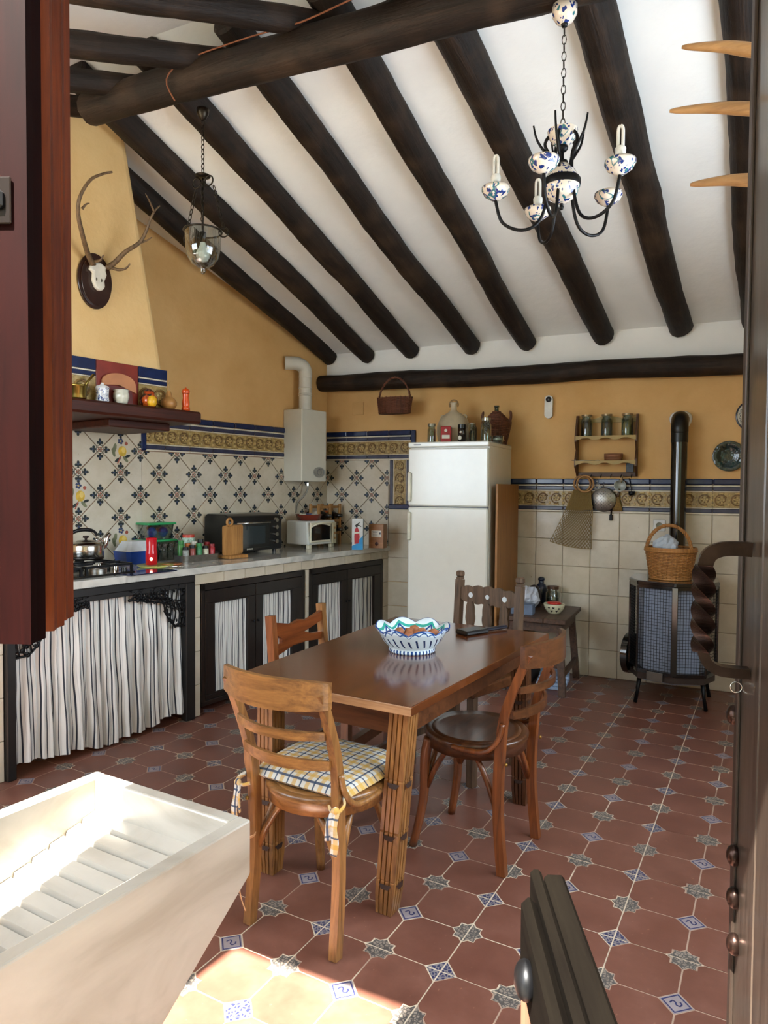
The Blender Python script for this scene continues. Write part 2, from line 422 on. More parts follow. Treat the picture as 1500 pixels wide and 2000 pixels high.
portal((.15, YF-.13, 1.8), (radians(90), 0, 0), 1.8, 1.6)
portal((XR+.13, -3.2, 1.7), (radians(90), 0, radians(90)), 2.8, 1.4)
# ------------------------------------------------------------------ ceiling: two plastered slopes on log rafters over a ridge log
YR = -2.78; SB, SF = .323, .256; ZB = 2.50; ZR = ZB-SB*YR
b = MB(); X0, X1 = -1.4, 4.1
b.add([(X0, .15, ZB+SB*-.15), (X1, .15, ZB+SB*-.15), (X1, YR, ZR), (X0, YR, ZR), (X1, YF-.3, ZR-SF*(YR-YF+.3)), (X0, YF-.3, ZR-SF*(YR-YF+.3)),
       (X0, .15, ZB+.1), (X1, .15, ZB+.1), (X1, YR, ZR+.15), (X0, YR, ZR+.15), (X1, YF-.3, ZR+.15-SF*(YR-YF+.3)), (X0, YF-.3, ZR+.15-SF*(YR-YF+.3))],
      [(0, 1, 2, 3), (3, 2, 4, 5), (6, 7, 8, 9), (9, 8, 10, 11), (0, 6, 9, 3), (3, 9, 11, 5), (1, 7, 8, 2), (2, 8, 10, 4), (0, 1, 7, 6), (5, 4, 10, 11)])
ceiling = structure(b.obj('ceiling', WHITEP))
def log(name, p0, p1, r, seed, parent=None, r1=None, seg=14):
    p0, p1 = V(p0), V(p1); L = (p1-p0).length; n = max(8, int(L/.07)); vs = []; r1 = r1 or r; b = MB()
    off = V((seed*3.1, seed*1.7, seed))
    rings = []
    for i in range(n+1):
        x = L*i/n; rr = r+(r1-r)*i/n
        cy = .35*r*noise.noise(V((x*.9, 0, 0))+off); cz = .3*r*noise.noise(V((x*.9, 5, 0))+off)
        endf = 1
        for k in range(seg):
            a = 2*pi*k/seg
            q = rr*(1+.10*noise.noise(V((x*2.2, cos(a)*1.2, sin(a)*1.2))+off)+.06*noise.noise(V((x*9, cos(a)*2.5, sin(a)*2.5))+off))
            vs.append((x, cy+q*cos(a), cz+q*sin(a)))
    fs = [(i*seg+k, i*seg+(k+1) % seg, (i+1)*seg+(k+1) % seg, (i+1)*seg+k) for i in range(n) for k in range(seg)]
    b.add(vs, fs, True)
    for base, xx, sg in ((0, -.012, 1), (n*seg, L+.012, -1)):          # softly rounded sawn ends
        c_ = [V(vs[base+k]) for k in range(seg)]; m_ = sum(c_, V())/seg
        inner = [m_+(q-m_)*.82+V((xx-q.x, 0, 0)) for q in c_]
        b.add(c_+inner, [(k, (k+1) % seg, seg+(k+1) % seg, seg+k) for k in range(seg)]+[tuple(seg+k for k in range(seg))], False)
    o = b.obj(name, BEAM, parent); o.location = p0; o.rotation_euler = (p1-p0).to_track_quat('X', 'Z').to_euler(); return o
ridge_z = 3.125
raft = [(.03, -.155), (.40, .215), (.80, .65), (1.30, 1.11), (1.736, 1.58), (2.286, 2.0), (2.79, 2.545), (3.235, 3.04), (3.72, 3.56)]
for i, (xb, xt) in enumerate(raft):
    slope = (xt-xb)/2.46; y1 = -2.78
    r = .068 if i < 5 else .078
    log('rafter', (xb, -.02, 2.395+r+.006), (xb+slope*2.76, y1, 2.395+r+.323*2.76), r, i+1, ceiling, r*1.1)
for i, (u, v) in enumerate(((220, 215), (348, 178), (494, 126), (668, 58))):
    p = fl(u, v, 3.245+.012*i); ln = min(2.4, (p.x+1.0)/.53-.05) if i < 3 else 2.3
    log('rafter', p, (p.x-.53*ln, p.y-.85*ln, p.z-.218*ln), .05, 20+i, ceiling)
for i in range(1, 5):
    x = fl(668, 58, 3.28).x+.47*i; log('rafter', (x, -2.66, 3.285), (x-.53*2.6, -2.66-.85*2.6, 3.285-.218*2.6), .07, 30+i, ceiling)
ridge = structure(log('trim_1', (.30, -2.80, ridge_z+.02), (3.9, -2.71, ridge_z), .070, 40, None, .100)); ridge['label'] = 'long ridge log carrying the rafters across the room'; 
plate = structure(log('trim_2', (-.02, -.085, 2.245), (3.9, -.085, 2.195), .071, 44, None, .068))
cord = MB(); cpts = [(.95+.28*i, -2.76+.015*sin(i*1.7)-.05, ridge_z+.085+.012*sin(i*2.3)) for i in range(9)]
cord.tube(smoothpath([(.86, -2.84, 3.04), (.84, -2.87, 3.12), (.93, -2.85, 3.19)]+[V(p)+V((0, -.03, 0)) for p in cpts[1:]], 4), .0035, 5)
tag(cord.obj('electric_cable', plain('brown_cord', '#7a4526', .6)), 'thin brown cable running along the top of the ridge log', 'cable')
# ------------------------------------------------------------------ wall tiles
WT = NT('glazed_cream_tile'); _oi = WT.n('ShaderNodeObjectInfo'); _v = WT.co(); _a = WT.n('ShaderNodeVectorMath', _operation='ADD'); _s = WT.n('ShaderNodeVectorMath', _operation='SCALE')
WT.l(_oi.outputs['Location'], _s.inputs[0]); _s.inputs[3].default_value = 2.3; WT.l(_v, _a.inputs[0]); WT.l(_s.outputs[0], _a.inputs[1])
_n = WT.noise(_a.outputs[0], 9, 4, .6); _n2 = WT.noise(_a.outputs[0], 70, 2)
_c = WT.ramp(_n, [(.3, col('#bab29f')), (.7, col('#cdc6b6'))]); _c = WT.mix(WT.math('MULTIPLY', _oi.outputs['Random'], .35), _c, col('#cfbf9f'))
_c = WT.mix(WT.ramp(_n2, [(.74, (0, 0, 0, 1)), (.78, (.6, .6, .6, 1))]), _c, col('#8a7458')); WT.bump(_n, .25, .01); WT = WT.out(_c, .22, spec=.5)
NAVY = plain('navy_glaze', '#16254a', .2, var=.25, scale=20)
GREYB = plain('slate_blue_glaze', '#37394f', .25, var=.2)
GOLD = plain('ochre_relief_glaze', '#9d8552', .3, var=.4, scale=70)
GOLDD = plain('brown_relief_glaze', '#76592f', .3, var=.5, scale=80)
WHG = plain('white_glaze', '#d6cfbd', .25)
DGREEN = plain('dark_green_glaze', '#1a2626', .3, var=.3)
RUST = plain('rust_glaze', '#9c4f3c', .35)
YEL = plain('yellow_glaze', '#c9a53a', .3, var=.25, scale=30)
SAGE = plain('sage_glaze', '#6f7356', .35, var=.25, scale=30)
BLUEG = plain('blue_glaze', '#2b3c60', .3)
def sq_tile(w=.197, h=.197, d=.008, mats=None):
    b = MB(); b.box((0, -d/2+.001, 0), (w, d, h), .0035); return b.mesh('square_tile', mats or [WT])
SQT = sq_tile()
def border_mesh(w=.197, H=.2):
    # local: x along, z up, y into wall. bands then a relief of two scroll rosettes
    b = MB(); d = .008
    def band(z0, z1, k, dd=d, ch=.001):
        b.k = k; b.box((0, -dd/2+.001, (z0+z1)/2), (w, dd, z1-z0), ch)
    h = H/2
    band(h-.010, h-.001, 2); band(h-.038, h-.011, 1, .011, .004); band(h-.046, h-.039, 2)
    band(-h+.048, h-.047, 0); band(-h+.041, -h+.047, 2); band(-h+.012, -h+.040, 1, .011, .004); band(-h+.001, -h+.011, 2)
    b.smooth = True
    for cx in (-w/4, w/4):
        b.k = 4; b.torus((cx, -d, 0), .036, .006, 12, 4, 'y', (.4, 5.2)); b.torus((cx+.004, -d, .004), .022, .005, 10, 4, 'y', (2.2, 7.4))
        b.k = 3
        for k in range(5):
            a = 2*pi*k/5+(.3 if cx > 0 else 0); b.ell((cx+.017*cos(a), -d-.001, .017*sin(a)), (.010, .005, .007), 6, 4)
        b.ell((cx, -d-.002, 0), (.007, .006, .007), 6, 4)
        for sz in (-1, 1): b.ell((cx+.0, -d, sz*.044), (.02, .004, .006), 6, 4)
    for x in (-w/2+.004, 0, w/2-.004):
        b.k = 3
        for z in (-.034, 0, .034): b.ell((x, -d, z), (.007, .005, .011), 6, 4)
    return b.mesh('border_tile', [GOLD, GREYB, WHG, plain('gold_leaf_glaze', '#c2a870', .3), GOLDD])
BOT = border_mesh()
CAPT = (lambda b: b.box((0, -.007, 0), (.197, .018, .04), .006).mesh('cap_tile', [NAVY]))(MB())
def diamond_tile(kind=0):
    b = MB(); hd = .2836/2-.0036; d = .008; c = .003
    b.k = 0; P = [(hd, 0), (0, hd), (-hd, 0), (0, -hd)]
    # pillowed slab
    P2 = [(x*.975, z*.975) for x, z in P]
    b.add([(x, .001, z) for x, z in P]+[(x, -d+.002, z) for x, z in P]+[(x, -d, z) for x, z in P2],
          [(8, 9, 10, 11)]+[(i, (i+1) % 4, 4+(i+1) % 4, 4+i) for i in range(4)]+[(4+i, 4+(i+1) % 4, 8+(i+1) % 4, 8+i) for i in range(4)])
    def blob(x, z, rx, rz, k, y=-d-.0006, a=0, n=7):
        b.k = k; b.poly([(x+rx*cos(t)*cos(a)-rz*sin(t)*sin(a), y, z+rx*cos(t)*sin(a)+rz*sin(t)*cos(a)) for t in [2*pi*i/n for i in range(n)]])
    for q in range(4):
        a = q*pi/2; u = V((cos(a), sin(a))); n_ = V((-u.y, u.x))
        def at(dist, lat): p = u*(hd+.003-dist)+n_*lat; return p.x, p.y
        blob(*at(.056, 0), .012, .0095, 1, a=a); blob(*at(.041, .013), .010, .0095, 1, a=a); blob(*at(.041, -.013), .010, .0095, 1, a=a)
        blob(*at(.034, 0), .014, .007, 1, a=a); blob(*at(.047, 0), .007, .006, 5, -d-.0009, a=a)
        b.k = 1; p0, p1, p2, p3 = at(.004, 0), at(.024, .018), at(.024, -.018), at(.027, 0)
        b.poly([(p0[0], -d-.0005, p0[1]), (p1[0], -d-.0005, p1[1]), (p3[0], -d-.0005, p3[1]), (p2[0], -d-.0005, p2[1])])
        b.k = 2; p1, p2, p3 = at(.021, .013), at(.021, -.013), at(.022, 0); b.poly([(p0[0], -d-.0009, p0[1]), (p1[0], -d-.0009, p1[1]), (p3[0], -d-.0009, p3[1]), (p2[0], -d-.0009, p2[1])])
        blob(*at(.012, 0), .005, .005, 3, -d-.0012)
    if kind:
        blob(.012, -.005, .030, .034, 4, n=10); blob(.020, .004, .014, .02, 7, -d-.001, n=8)
        blob(-.042, .012, .034, .013, 6, a=1.35, n=8); blob(-.05, -.015, .03, .011, 6, a=1.9, n=8); blob(.035, -.055, .026, .011, 6, a=-.8, n=8)
        blob(-.02, -.06, .026, .010, 1, a=.6, n=8); blob(.05, -.035, .02, .009, 1, a=.3, n=8)
        for k in range(5): blob(.0+.013*cos(k*1.256), .058+.013*sin(k*1.256), .009, .008, 5, n=6)
        blob(0, .058, .005, .005, 4, -d-.001, n=6); blob(.04, .045, .012, .012, 3, n=7)
        b.k = 3
        b.poly([(-.004, -d-.0007, -.035), (.004, -d-.0007, -.035), (-.018, -d-.0007, -.085), (-.026, -d-.0007, -.083)])
    return b.mesh('flower_tile' if kind else 'diamond_tile', [WT, DGREEN, WHG, RUST, YEL, BLUEG, SAGE, plain('pale_yellow_glaze', '#dcc06a', .3)])
DT, DTF = diamond_tile(0), diamond_tile(1)
D = .2836
JOINTM = plain('brown_joint', '#7a5536', .8)
# backing bed behind the tiles
b = MB(); b.box((2.35, -.002, .722), (3.1, .006, 1.444)); b.box((.40, -.0021, 1.22), (.80, .006, 1.24)); b.obj('tile_bed', GROUTD, wall_back)
b = MB(); b.box((-1.3, -.002, 1.26), (2.6, .006, .76)); b.box((-2.2, -.0025, 1.40), (.75, .0055, .75)); b.obj('tile_bed', JOINTM, wall_left)
def place_tile(me, parent, x, z, lim=None, tilt=True, y=-.0045, rz=0, name='tile'):
    if lim:
        x0, x1, z0, z1 = lim; hw = .145
        pl = []
        if x-hw < x0: pl.append(((x0-x, 0, 0), (-1, 0, 0)))
        if x+hw > x1: pl.append(((x1-x, 0, 0), (1, 0, 0)))
        if z-hw < z0: pl.append(((0, 0, z0-z), (0, 0, -1)))
        if z+hw > z1: pl.append(((0, 0, z1-z), (0, 0, 1)))
        if pl:
            me = clip_mesh(me, pl, 'tile_cut')
            if me is None or len(me.polygons) < 2: return
    t = .004 if tilt else 0
    return inst(name, me, parent, (x, y-random.uniform(0, .001), z), (random.uniform(-t, t), rz, random.uniform(-t, t)))
# back wall, left part: diamonds framed by the border
zc = 1.3076; xc = .1533
for m_ in range(-3, 4):
    for k in range(-2, 5):
        for cx, cz in ((xc+D/2+k*D, zc+m_*D), (xc+k*D, zc+D/2+m_*D)):
            if -.14 < cx < .73 and .80 < cz < 1.74: place_tile(DT, wall_back, cx, cz, (.004, .592, .885, 1.596))
for i, x in enumerate((.0986-.0, .2946, .4916, .6906)):
    place_tile(BOT, wall_back, x, 1.698, (.005, .792, 1.5, 1.9) if i == 0 else None)
    place_tile(CAPT, wall_back, x, 1.820, (.005, .83, 1.5, 1.9) if i == 0 else None, False)
place_tile(BOT, wall_back, .692, 1.497, None, True, rz=pi/2); place_tile(BOT, wall_back, .692, 1.309, (.58, .83, 1.222, 1.5), True, rz=pi/2)
for z in (1.74, 1.54): place_tile(CAPT, wall_back, .812, z, None, False, rz=pi/2, y=-.0045)
place_tile(CAPT, wall_back, .692, 1.214, None, False)
for z in (1.094, .894, .694, .494, .294, .094): place_tile(SQT, wall_back, .692, z)
# back wall, right part: plain tiles, border, cap
for k in range(-5, 11):
    x = 1.8182+.1+k*.2
    if x < .88 or x > 3.82: continue
    for r in range(6): place_tile(SQT, wall_back, x, .1+.2*r)
    place_tile(BOT, wall_back, x, 1.302); place_tile(CAPT, wall_back, x, 1.426, None, False)
# left wall (frame: x = -distance from the corner)
s0 = .1363; flowers = [lwl(lf(234, 873)), lwl(lf(156, 966)), lwl(lf(234, 1048)), ]
cells = []
for m_ in range(-3, 5):
    for k in range(-1, 12):
        for cs, cz in ((s0+D/2+k*D, zc+m_*D), (s0+k*D, zc+D/2+m_*D)): cells.append((-cs, cz))
fl_cells = set()
for f in flowers: fl_cells.add(min(cells, key=lambda c: (c[0]-f.x)**2+(c[1]-f.z)**2))
for cx, cz in cells:
    me = DTF if (cx, cz) in fl_cells else DT
    if cx > -1.83-.14 and cx < .1 and cz < 1.74: place_tile(me, wall_left, cx, cz, (-1.826, -.004, .885, 1.594))
    if cx < -1.826+.14 and cx > -2.75: place_tile(me, wall_left, cx, cz, (-2.62, -1.828, .885, 1.77))
for i in range(10):
    s = .6428+.2*(i-3)+.1
    if s < 0: continue
    if s < 1.85:
        if s-.1 < 0: place_tile(BOT, wall_left, -s, 1.698, (-1.8, -.004, 1.5, 1.9))
        else: place_tile(BOT, wall_left, -s, 1.698, (-1.80, -.004, 1.5, 1.9))
        place_tile(CAPT, wall_left, -s, 1.820, (-1.83, -.004, 1.5, 1.9), False)
place_tile(CAPT, wall_left, -.043-.0, 1.698, None, False) if False else None
place_tile(CAPT, wall_left, -1.812, 1.698, None, False, rz=pi/2)
# square cover plate painted over
p = bk(700, 798); b = MB(); b.box((0, -.004, 0), (.105, .008, .105), .002); b.obj('cover_plate', OCHRE, wall_back, (p.x, 0, p.z))
# ------------------------------------------------------------------ hood with its mantel
NH, NM = .56, .68
hb = [lwl(lf(318, 718, NH)), lwl(lf(245, 262, NH))]
zt = 3.22; sR0 = -hb[0].x; zz0 = hb[0].z; slopeR = (-hb[1].x-sR0)/(hb[1].z-zz0)
ZM0, ZM1 = 1.735, 1.805
def sR(z): return sR0+slopeR*(z-zz0)
b = MB(); zb_, zt_ = ZM1+.001, 3.34
f0 = [(-sR(zb_), -NH, zb_), (-sR(zt_), -NH, zt_), (-3.0, -NH, zt_), (-3.25, -NH, zb_)]
b.add(f0+[(x+(.05 if i < 2 else 0), .0, z) for i, (x, y, z) in enumerate(f0)], [(0, 1, 2, 3), (4, 5, 6, 7), (0, 1, 5, 4), (1, 2, 6, 5), (2, 3, 7, 6), (3, 0, 4, 7)])
hood = b.obj('range_hood', OCHREL, rot=LF); tag(hood, 'tall tapering ochre plaster chimney hood above the mantel shelf', 'hood')
md = hood.modifiers.new('b', 'BEVEL'); md.width = .035; md.segments = 3
MAH = wood('mahogany_shelf', '#260e07', '#4c2214', 'X', .5, coat=.05, spec=.25)
mr = lwl(lf(395, 825, NM)); xr_ = mr.x
t = thing('mantel_shelf', 'dark mahogany mantel shelf along the base of the ochre hood', 'shelf', (0, 0, 0), LROT)
b = MB(); b.box(((xr_-3.3)/2, -NM/2-.012, (ZM0+ZM1)/2), (xr_+3.3, NM-.024, ZM1-ZM0), .012); b.obj('shelf_board', MAH, t)
p1_ = lwl(lf(215, 830, NM-.16)); b = MB(); b.box(((xr_-.1+p1_.x)/2-.0, -(NM-.16)/2-.012, ZM0-.022), (abs(xr_-.1-p1_.x), NM-.2, .044), .006); b.obj('under_board', MAH, t)
# ------------------------------------------------------------------ tiles at the foot of the hood
t = thing('tile_panel', 'row of blue and gold tiles with a red square at the foot of the hood', 'tiles', (0, 0, 0), LROT)
ztp = lwl(lf(190, 702, NH)).z
def hxx(u): return lwl(lf(u, 760, NH+.015)).x
xs = [hxx(u) for u in (70, 131+0, 188, 271, 327)]
H2 = ztp-ZM1-.004
def htile(x0, x1):
    b = MB(); w = x1-x0-.003; z1 = ZM1+.002+H2; q = H2/.25
    def band(a, c, k, dd=.012): b.k = k; b.box((0, -dd/2, z1-(a+c)/2*q), (w, dd, (c-a)*q), .001)
    band(0, .062, 0, .014); band(.064, .072, 1); band(.074, .098, 0); band(.100, .106, 1); band(.107, .248, 2)
    for cx in (-w/4, w/4):
        b.k = 4; b.torus((cx, -.012, z1-.178*q), .042, .007, 12, 4, 'y'); b.k = 3
        for k in range(5): b.ell((cx+.021*cos(k*1.256), -.013, z1-.178*q+.021*sin(k*1.256)), (.013, .006, .009), 6, 4)
    o = b.obj('border_tile', [NAVY, WHG, GOLD, plain('gold_leaf_glaze', '#c2a870', .3), GOLDD], t, ((x0+x1)/2, -NH-.001, 0))
htile(xs[0], xs[2]-.0); htile(xs[3], xs[4])
b = MB(); b.box((0, -.006, ZM1+.002+H2/2), (xs[3]-xs[2]-.004, .012, H2), .003); b.obj('red_tile', plain('red_glaze', '#7d2c20', .3, var=.15), t, ((xs[2]+xs[3])/2, -NH-.001, 0))
# ================================================================== furniture
# ------------------------------------------------------------------ counter along the left wall
CF0 = V((.615, 0, 0)); CF1 = V((.155, -2.85, 0)); CD = (CF1-CF0).normalized(); CN = V((-CD.y, CD.x, 0))*-1
if CN.x < 0: CN = -CN
CROT = atan2(-CD.y, -CD.x)                    # counter frame: x = -t (t from the back wall), y into the counter
CL = (CF0.x, CF0.y, 0)
def cpt(t, d, z): return CF0+CD*t-CN*d+V((0, 0, z))
def cfr(p): q = p-CF0; return V((-q.dot(CD), -q.dot(CN), p.z))
MARB = NT('pale_marble_top'); _v = MARB.co(); _n = MARB.noise(_v, 4, 6, .6, 1.5); _n2 = MARB.noise(_v, 2, 2)
MARB = MARB.out(MARB.ramp(_n, [(.3, col('#9a9a93')), (.5, col('#c6c5bd')), (.7, col('#d6d4cb'))]), .12, coat=.4)
def sofs(y0): return y0
t = thing('worktop', 'long pale marble kitchen worktop resting on the tiled counter', 'worktop', CL, CROT)
b = MB(); T1 = 3.75
# top follows the wall behind: polygon in counter frame
pw0 = cfr(lw(0.004, .004, 0)); pw1 = cfr(lw(3.72, .004, 0))
b.prism([(-.004, .001), (pw0.x-.004, pw0.y-.012), (pw1.x, pw1.y-.012), (-T1, .001)][::-1], .85, .89); sl = b.obj('slab', MARB, t)
md = sl.modifiers.new('b', 'BEVEL'); md.width = .004; md.segments = 2
t = thing('counter_base', 'cream tiled masonry base under the marble worktop', 'counter', CL, CROT)
PLAST = plain('counter_core', '#b7a88c', .9)
b = MB()
def core(a, c, z0, z1, d0=.03, d1=.10): b.box((-(a+c)/2, (d0+d1)/2, (z0+z1)/2), (c-a, d1-d0, z1-z0))
core(.005, .082, 0, .848); core(.082, 2.06, .785, .848); core(1.018, 1.056, 0, .785); core(2.006, 2.062, 0, .848)
b.obj('core', PLAST, t)
b = MB(); core(3.16, 3.7, 0, .848, .03, .3); b.obj('side_core', PLAST, t)
def ctile(a, c, z0, z1):
    b = MB(); b.box((0, -.004, 0), (c-a-.003, .009, z1-z0-.003), .002); b.obj('tile', [WT], t, (-(a+c)/2, .030-.002, (z0+z1)/2))
xx = [.005, .10, .26, .42, .60, .78, .96, 1.10, 1.28, 1.46, 1.64, 1.82, 2.062]
for a, c in zip(xx, xx[1:]): ctile(a, c, .785, .848)
for z0, z1 in ((0, .19), (.19, .39), (.39, .59), (.59, .785)):
    ctile(.005, .080, z0, z1); ctile(1.018, 1.056, z0, z1); ctile(2.006, 2.062, z0, z1)
for a, c in ((3.16, 3.34), (3.34, 3.54), (3.54, 3.7)):
    for z0, z1 in ((0, .19), (.19, .39), (.39, .59), (.59, .79), (.79, .848)): ctile(a, c, z0, z1)
# striped cloth
def stripes(name, n, base='#d9d8d3', dark='#2b2f3a', k=.16, thin=True):
    t = NT(name); tc = t.n('ShaderNodeTexCoord'); sx = t.n('ShaderNodeSeparateXYZ'); t.l(tc.outputs['UV'], sx.inputs[0])
    f = t.math('FRACT', t.math('MULTIPLY', sx.outputs[0], n))
    a = t.math('LESS_THAN', f, k); c = t.mix(a, col(base), col(dark))
    if thin:
        g = t.math('COMPARE', f, .5); g.node.inputs[2].default_value = .04; c = t.mix(t.math('MULTIPLY', g, .35), c, col('#8b8f96'))
    nn = t.noise(t.co(), 300, 2); t.bump(nn, .1, .001)
    return t.out(c, .85)
def cloth(x0, x1, ztop, zbot, folds, amp, nu=180, nv=22, seed=0, gather=1.0, y=0, ztopf=None, zbotf=None, tilt=.02):
    b = MB(); b.smooth = True; uv = []; off = V((seed*7.3, 0, 0))
    for j in range(nv+1):
        v = j/nv
        for i in range(nu+1):
            u = i/nu; x = x0+(x1-x0)*u
            zt, zb = (ztopf(u) if ztopf else ztop), (zbotf(u) if zbotf else zbot)
            z = zt+(zb-zt)*v
            ph = folds*2*pi*u+1.6*noise.noise(V((u*4, v*.9, 0))+off)
            a = amp*(.35+.65*v)*(.75+.5*noise.noise(V((u*9, v*1.2, 3))+off))
            yy = y+a*sin(ph)+amp*.35*sin(ph*2.3+1)+amp*.6*noise.noise(V((u*25, v*4, 7))+off)
            b.v.append(V((x+amp*.25*cos(ph)*(.3+.7*v)+.006*noise.noise(V((u*3, v*2, 1))+off), yy-tilt*v, z))); uv.append((u+.004*noise.noise(V((u*5, v*2.2, 9))+off), v))
    W = nu+1
    for j in range(nv):
        for i in range(nu):
            b.f.append((j*W+i, j*W+i+1, (j+1)*W+i+1, (j+1)*W+i)); b.mi.append(0); b.sm.append(True)
    b.uv = uv; return b
STR1 = stripes('striped_curtain_cloth', 44, k=.2); STR2 = stripes('striped_cupboard_cloth', 17, k=.25)
# two cupboards with curtained doors
EBON = wood('ebony_wood', '#0e0a09', '#231914', 'Z', .35, coat=.2)
def cupboard(t0, t1, p1, p2, label, grp):
    th = thing('cupboard', label, 'cupboard', CL, CROT, grp); z0, z1 = .047, .783
    b = MB(); yc = .045; w = .03
    b.box((-(t0+t1)/2, yc, z1-.02), (t1-t0, .05, .04), .003); b.box((-(t0+t1)/2, yc, z0+.015), (t1-t0, .05, .03), .003)
    b.box((-t0-w/2, yc, (z0+z1)/2), (w, .05, z1-z0), .003); b.box((-t1+w/2, yc, (z0+z1)/2), (w, .05, z1-z0), .003)
    b.box((-(t0+t1)/2, .30, .42), (t1-t0, .01, .72)); b.obj('frame', EBON, th)
    tm_ = (p1[0]+p2[1])/2
    for (a, c, e0, e1, nm) in ((p1[0], p1[1], tm_-.002, t1-w-.001, 1), (p2[0], p2[1], t0+w+.001, tm_+.002 if False else tm_-.003, 2)):
        if nm == 1: e0, e1 = tm_+.002, t1-w-.002
        b = MB(); yd = .032; zz0, zz1 = z0+.032, z1-.042; q0, q1 = .108, .668
        b.box((-(e0+e1)/2, yd, (q1+zz1)/2), (e1-e0, .024, zz1-q1), .002); b.box((-(e0+e1)/2, yd, (q0+zz0)/2), (e1-e0, .024, q0-zz0), .002)
        b.box((-(e0+a)/2, yd, (q0+q1)/2), (abs(a-e0), .024, q1-q0), .002); b.box((-(e1+c)/2, yd, (q0+q1)/2), (abs(e1-c), .024, q1-q0), .002)
        for zq in (q0+.004, q1-.004): b.box((-(a+c)/2, yd-.008, zq), (abs(c-a)+.02, .008, .01), .002)
        d = b.obj('door', EBON, th)
        cloth(-c-.004, -a+.004, q1+.01, q0-.01, 11, .007, 90, 12, seed=t0+nm, y=yd+.012, tilt=0).obj('curtain', STR2, d)
        kb = MB(); kb.ell((-(e0 if nm == 1 else e1)+(-.018 if nm == 1 else .018), yd-.02, .50), .008, 8, 5); kb.obj('knob', IRON, d)
cupboard(1.062, 1.998, (1.615, 1.892), (1.192, 1.478), 'dark cupboard with striped cloth doors, next to the curtained hearth opening', None)
cupboard(.088, 1.012, (.636, .914), (.208, .502), 'dark cupboard with striped cloth doors, nearest the fridge', None)
# black wooden frame with iron lace brackets, and its curtain
t = thing('hearth_frame', 'black frame with cast iron lace brackets around the curtained opening', 'frame', CL, CROT)
for a, c in ((2.064, 2.132), (3.115, 3.158)):
    b = MB(); b.box((-(a+c)/2, .02, .404), (c-a, .05, .808), .004); b.obj('post', BLACKW, t)
b = MB(); b.box((-(2.064+3.158)/2, .02, .829), (3.158-2.064, .05, .04), .003); b.box((-(2.064+3.158)/2, .012, .795), (1.09, .02, .03), .003); b.obj('lintel', BLACKW, t)
def lace(tc, sg):
    # quarter-fan bracket: scrolling stems, leaves and a beaded rim; sg=-1 extends to larger t
    b = MB(); y = .006
    def P(r, a): return V((-(tc)+sg*r*cos(a), y+random.uniform(-.003, .003), .81-r*sin(a)))
    def Q(x, z): return V((-(tc)+sg*x, y+random.uniform(-.003, .003), .81-z))
    # outline: runs thin along the lintel, then a deep lobe at the post
    prof = [(.0, .245), (.06, .24), (.10, .21), (.135, .155), (.15, .10), (.20, .085), (.26, .075), (.31, .06), (.36, .055)]
    b.tube(smoothpath([Q(x, z) for x, z in prof], 4), .006, 5)
    for i, (x, z) in enumerate(prof):
        for k in range(3):
            q = Q(x+random.uniform(-.012, .012), z+random.uniform(-.012, .006)); b.ell(q, (.011, .005, .009), 6, 4)
    for k in range(120):
        x = random.uniform(0, .37); lim = next((p[1]+(q[1]-p[1])*(x-p[0])/(q[0]-p[0]) for p, q in zip(prof, prof[1:]) if p[0] <= x <= q[0]), .05)
        z = random.uniform(.0, max(.02, lim-.01)); b.ell(Q(x, z), (random.uniform(.006, .016), .005, random.uniform(.005, .011)), 6, 4)
    for k in range(11):
        x = .015+.03*k; lim = next((p[1]+(q[1]-p[1])*(x-p[0])/(q[0]-p[0]) for p, q in zip(prof, prof[1:]) if p[0] <= x <= q[0]), .05)
        b.torus(Q(x, lim*.5), min(.026, lim*.38), .0045, 10, 4, 'y')
        b.tube(smoothpath([Q(x, 0), Q(x+.015, lim*.4), Q(x-.01, lim*.7), Q(x+.005, lim)], 3), .0045, 4)
    return b
lace(2.135, -1).obj('lace_bracket', IRON, t); lace(3.113, 1).obj('lace_bracket', IRON, t)
cl = cloth(-3.112, -2.136, .80, .03, 11, .024, 300, 26, 5, y=.055, ztopf=lambda u: .79+.008*sin(u*90), zbotf=lambda u: .035+.02*sin(u*7+1)+.008*sin(u*23), tilt=.035).obj('striped_curtain', STR1, None, CL, (0, 0, CROT))
tag(cl, 'blue and white striped gathered curtain hanging in the black hearth frame', 'curtain')

# ------------------------------------------------------------------ dining table
TZ = .74
c1_, c2_, c3_, c4_ = fl(457, 1318, TZ), fl(803, 1382, TZ), fl(1090, 1239, TZ), fl(772, 1204, TZ)
mid = (c1_+c2_+c3_+c4_)/4; ax = ((c4_+c3_)/2-(c1_+c2_)/2).normalized()
c3_ = c3_+(c4_-c3_)*.05
TROT = atan2(ax.y, ax.x)-pi/2; base = V((mid.x, mid.y, 0))
Rm = Matrix.Rotation(-TROT, 3, 'Z')
def tl(p): return Rm@(V(p)-base)
t = thing('dining_table', 'brown wooden dining table with fluted carved legs in the middle of the room', 'table', base, TROT)
Q = [tl(p) for p in (c1_, c2_, c3_, c4_)]
b = MB(); b.prism([(q.x, q.y) for q in Q], TZ-.028, TZ); b.mi[-4] = 1; o = b.obj('tabletop', [wood('table_top_wood', '#3d1e0e', '#633518', 'Y', .17, .5, coat=.35, bump=.04), wood('pale_edge_wood', '#7a5233', '#b08a62', 'X', .5)], t)
md = o.modifiers.new('b', 'BEVEL'); md.width = .003; md.segments = 2
wn, wf_ = (Q[1]-Q[0]).length, (Q[2]-Q[3]).length
def ins(i, dx, dy): q = Q[i]; return V((q.x+(dx if i in (0, 3) else -dx), q.y+(dy if i in (0, 1) else -dy), 0))
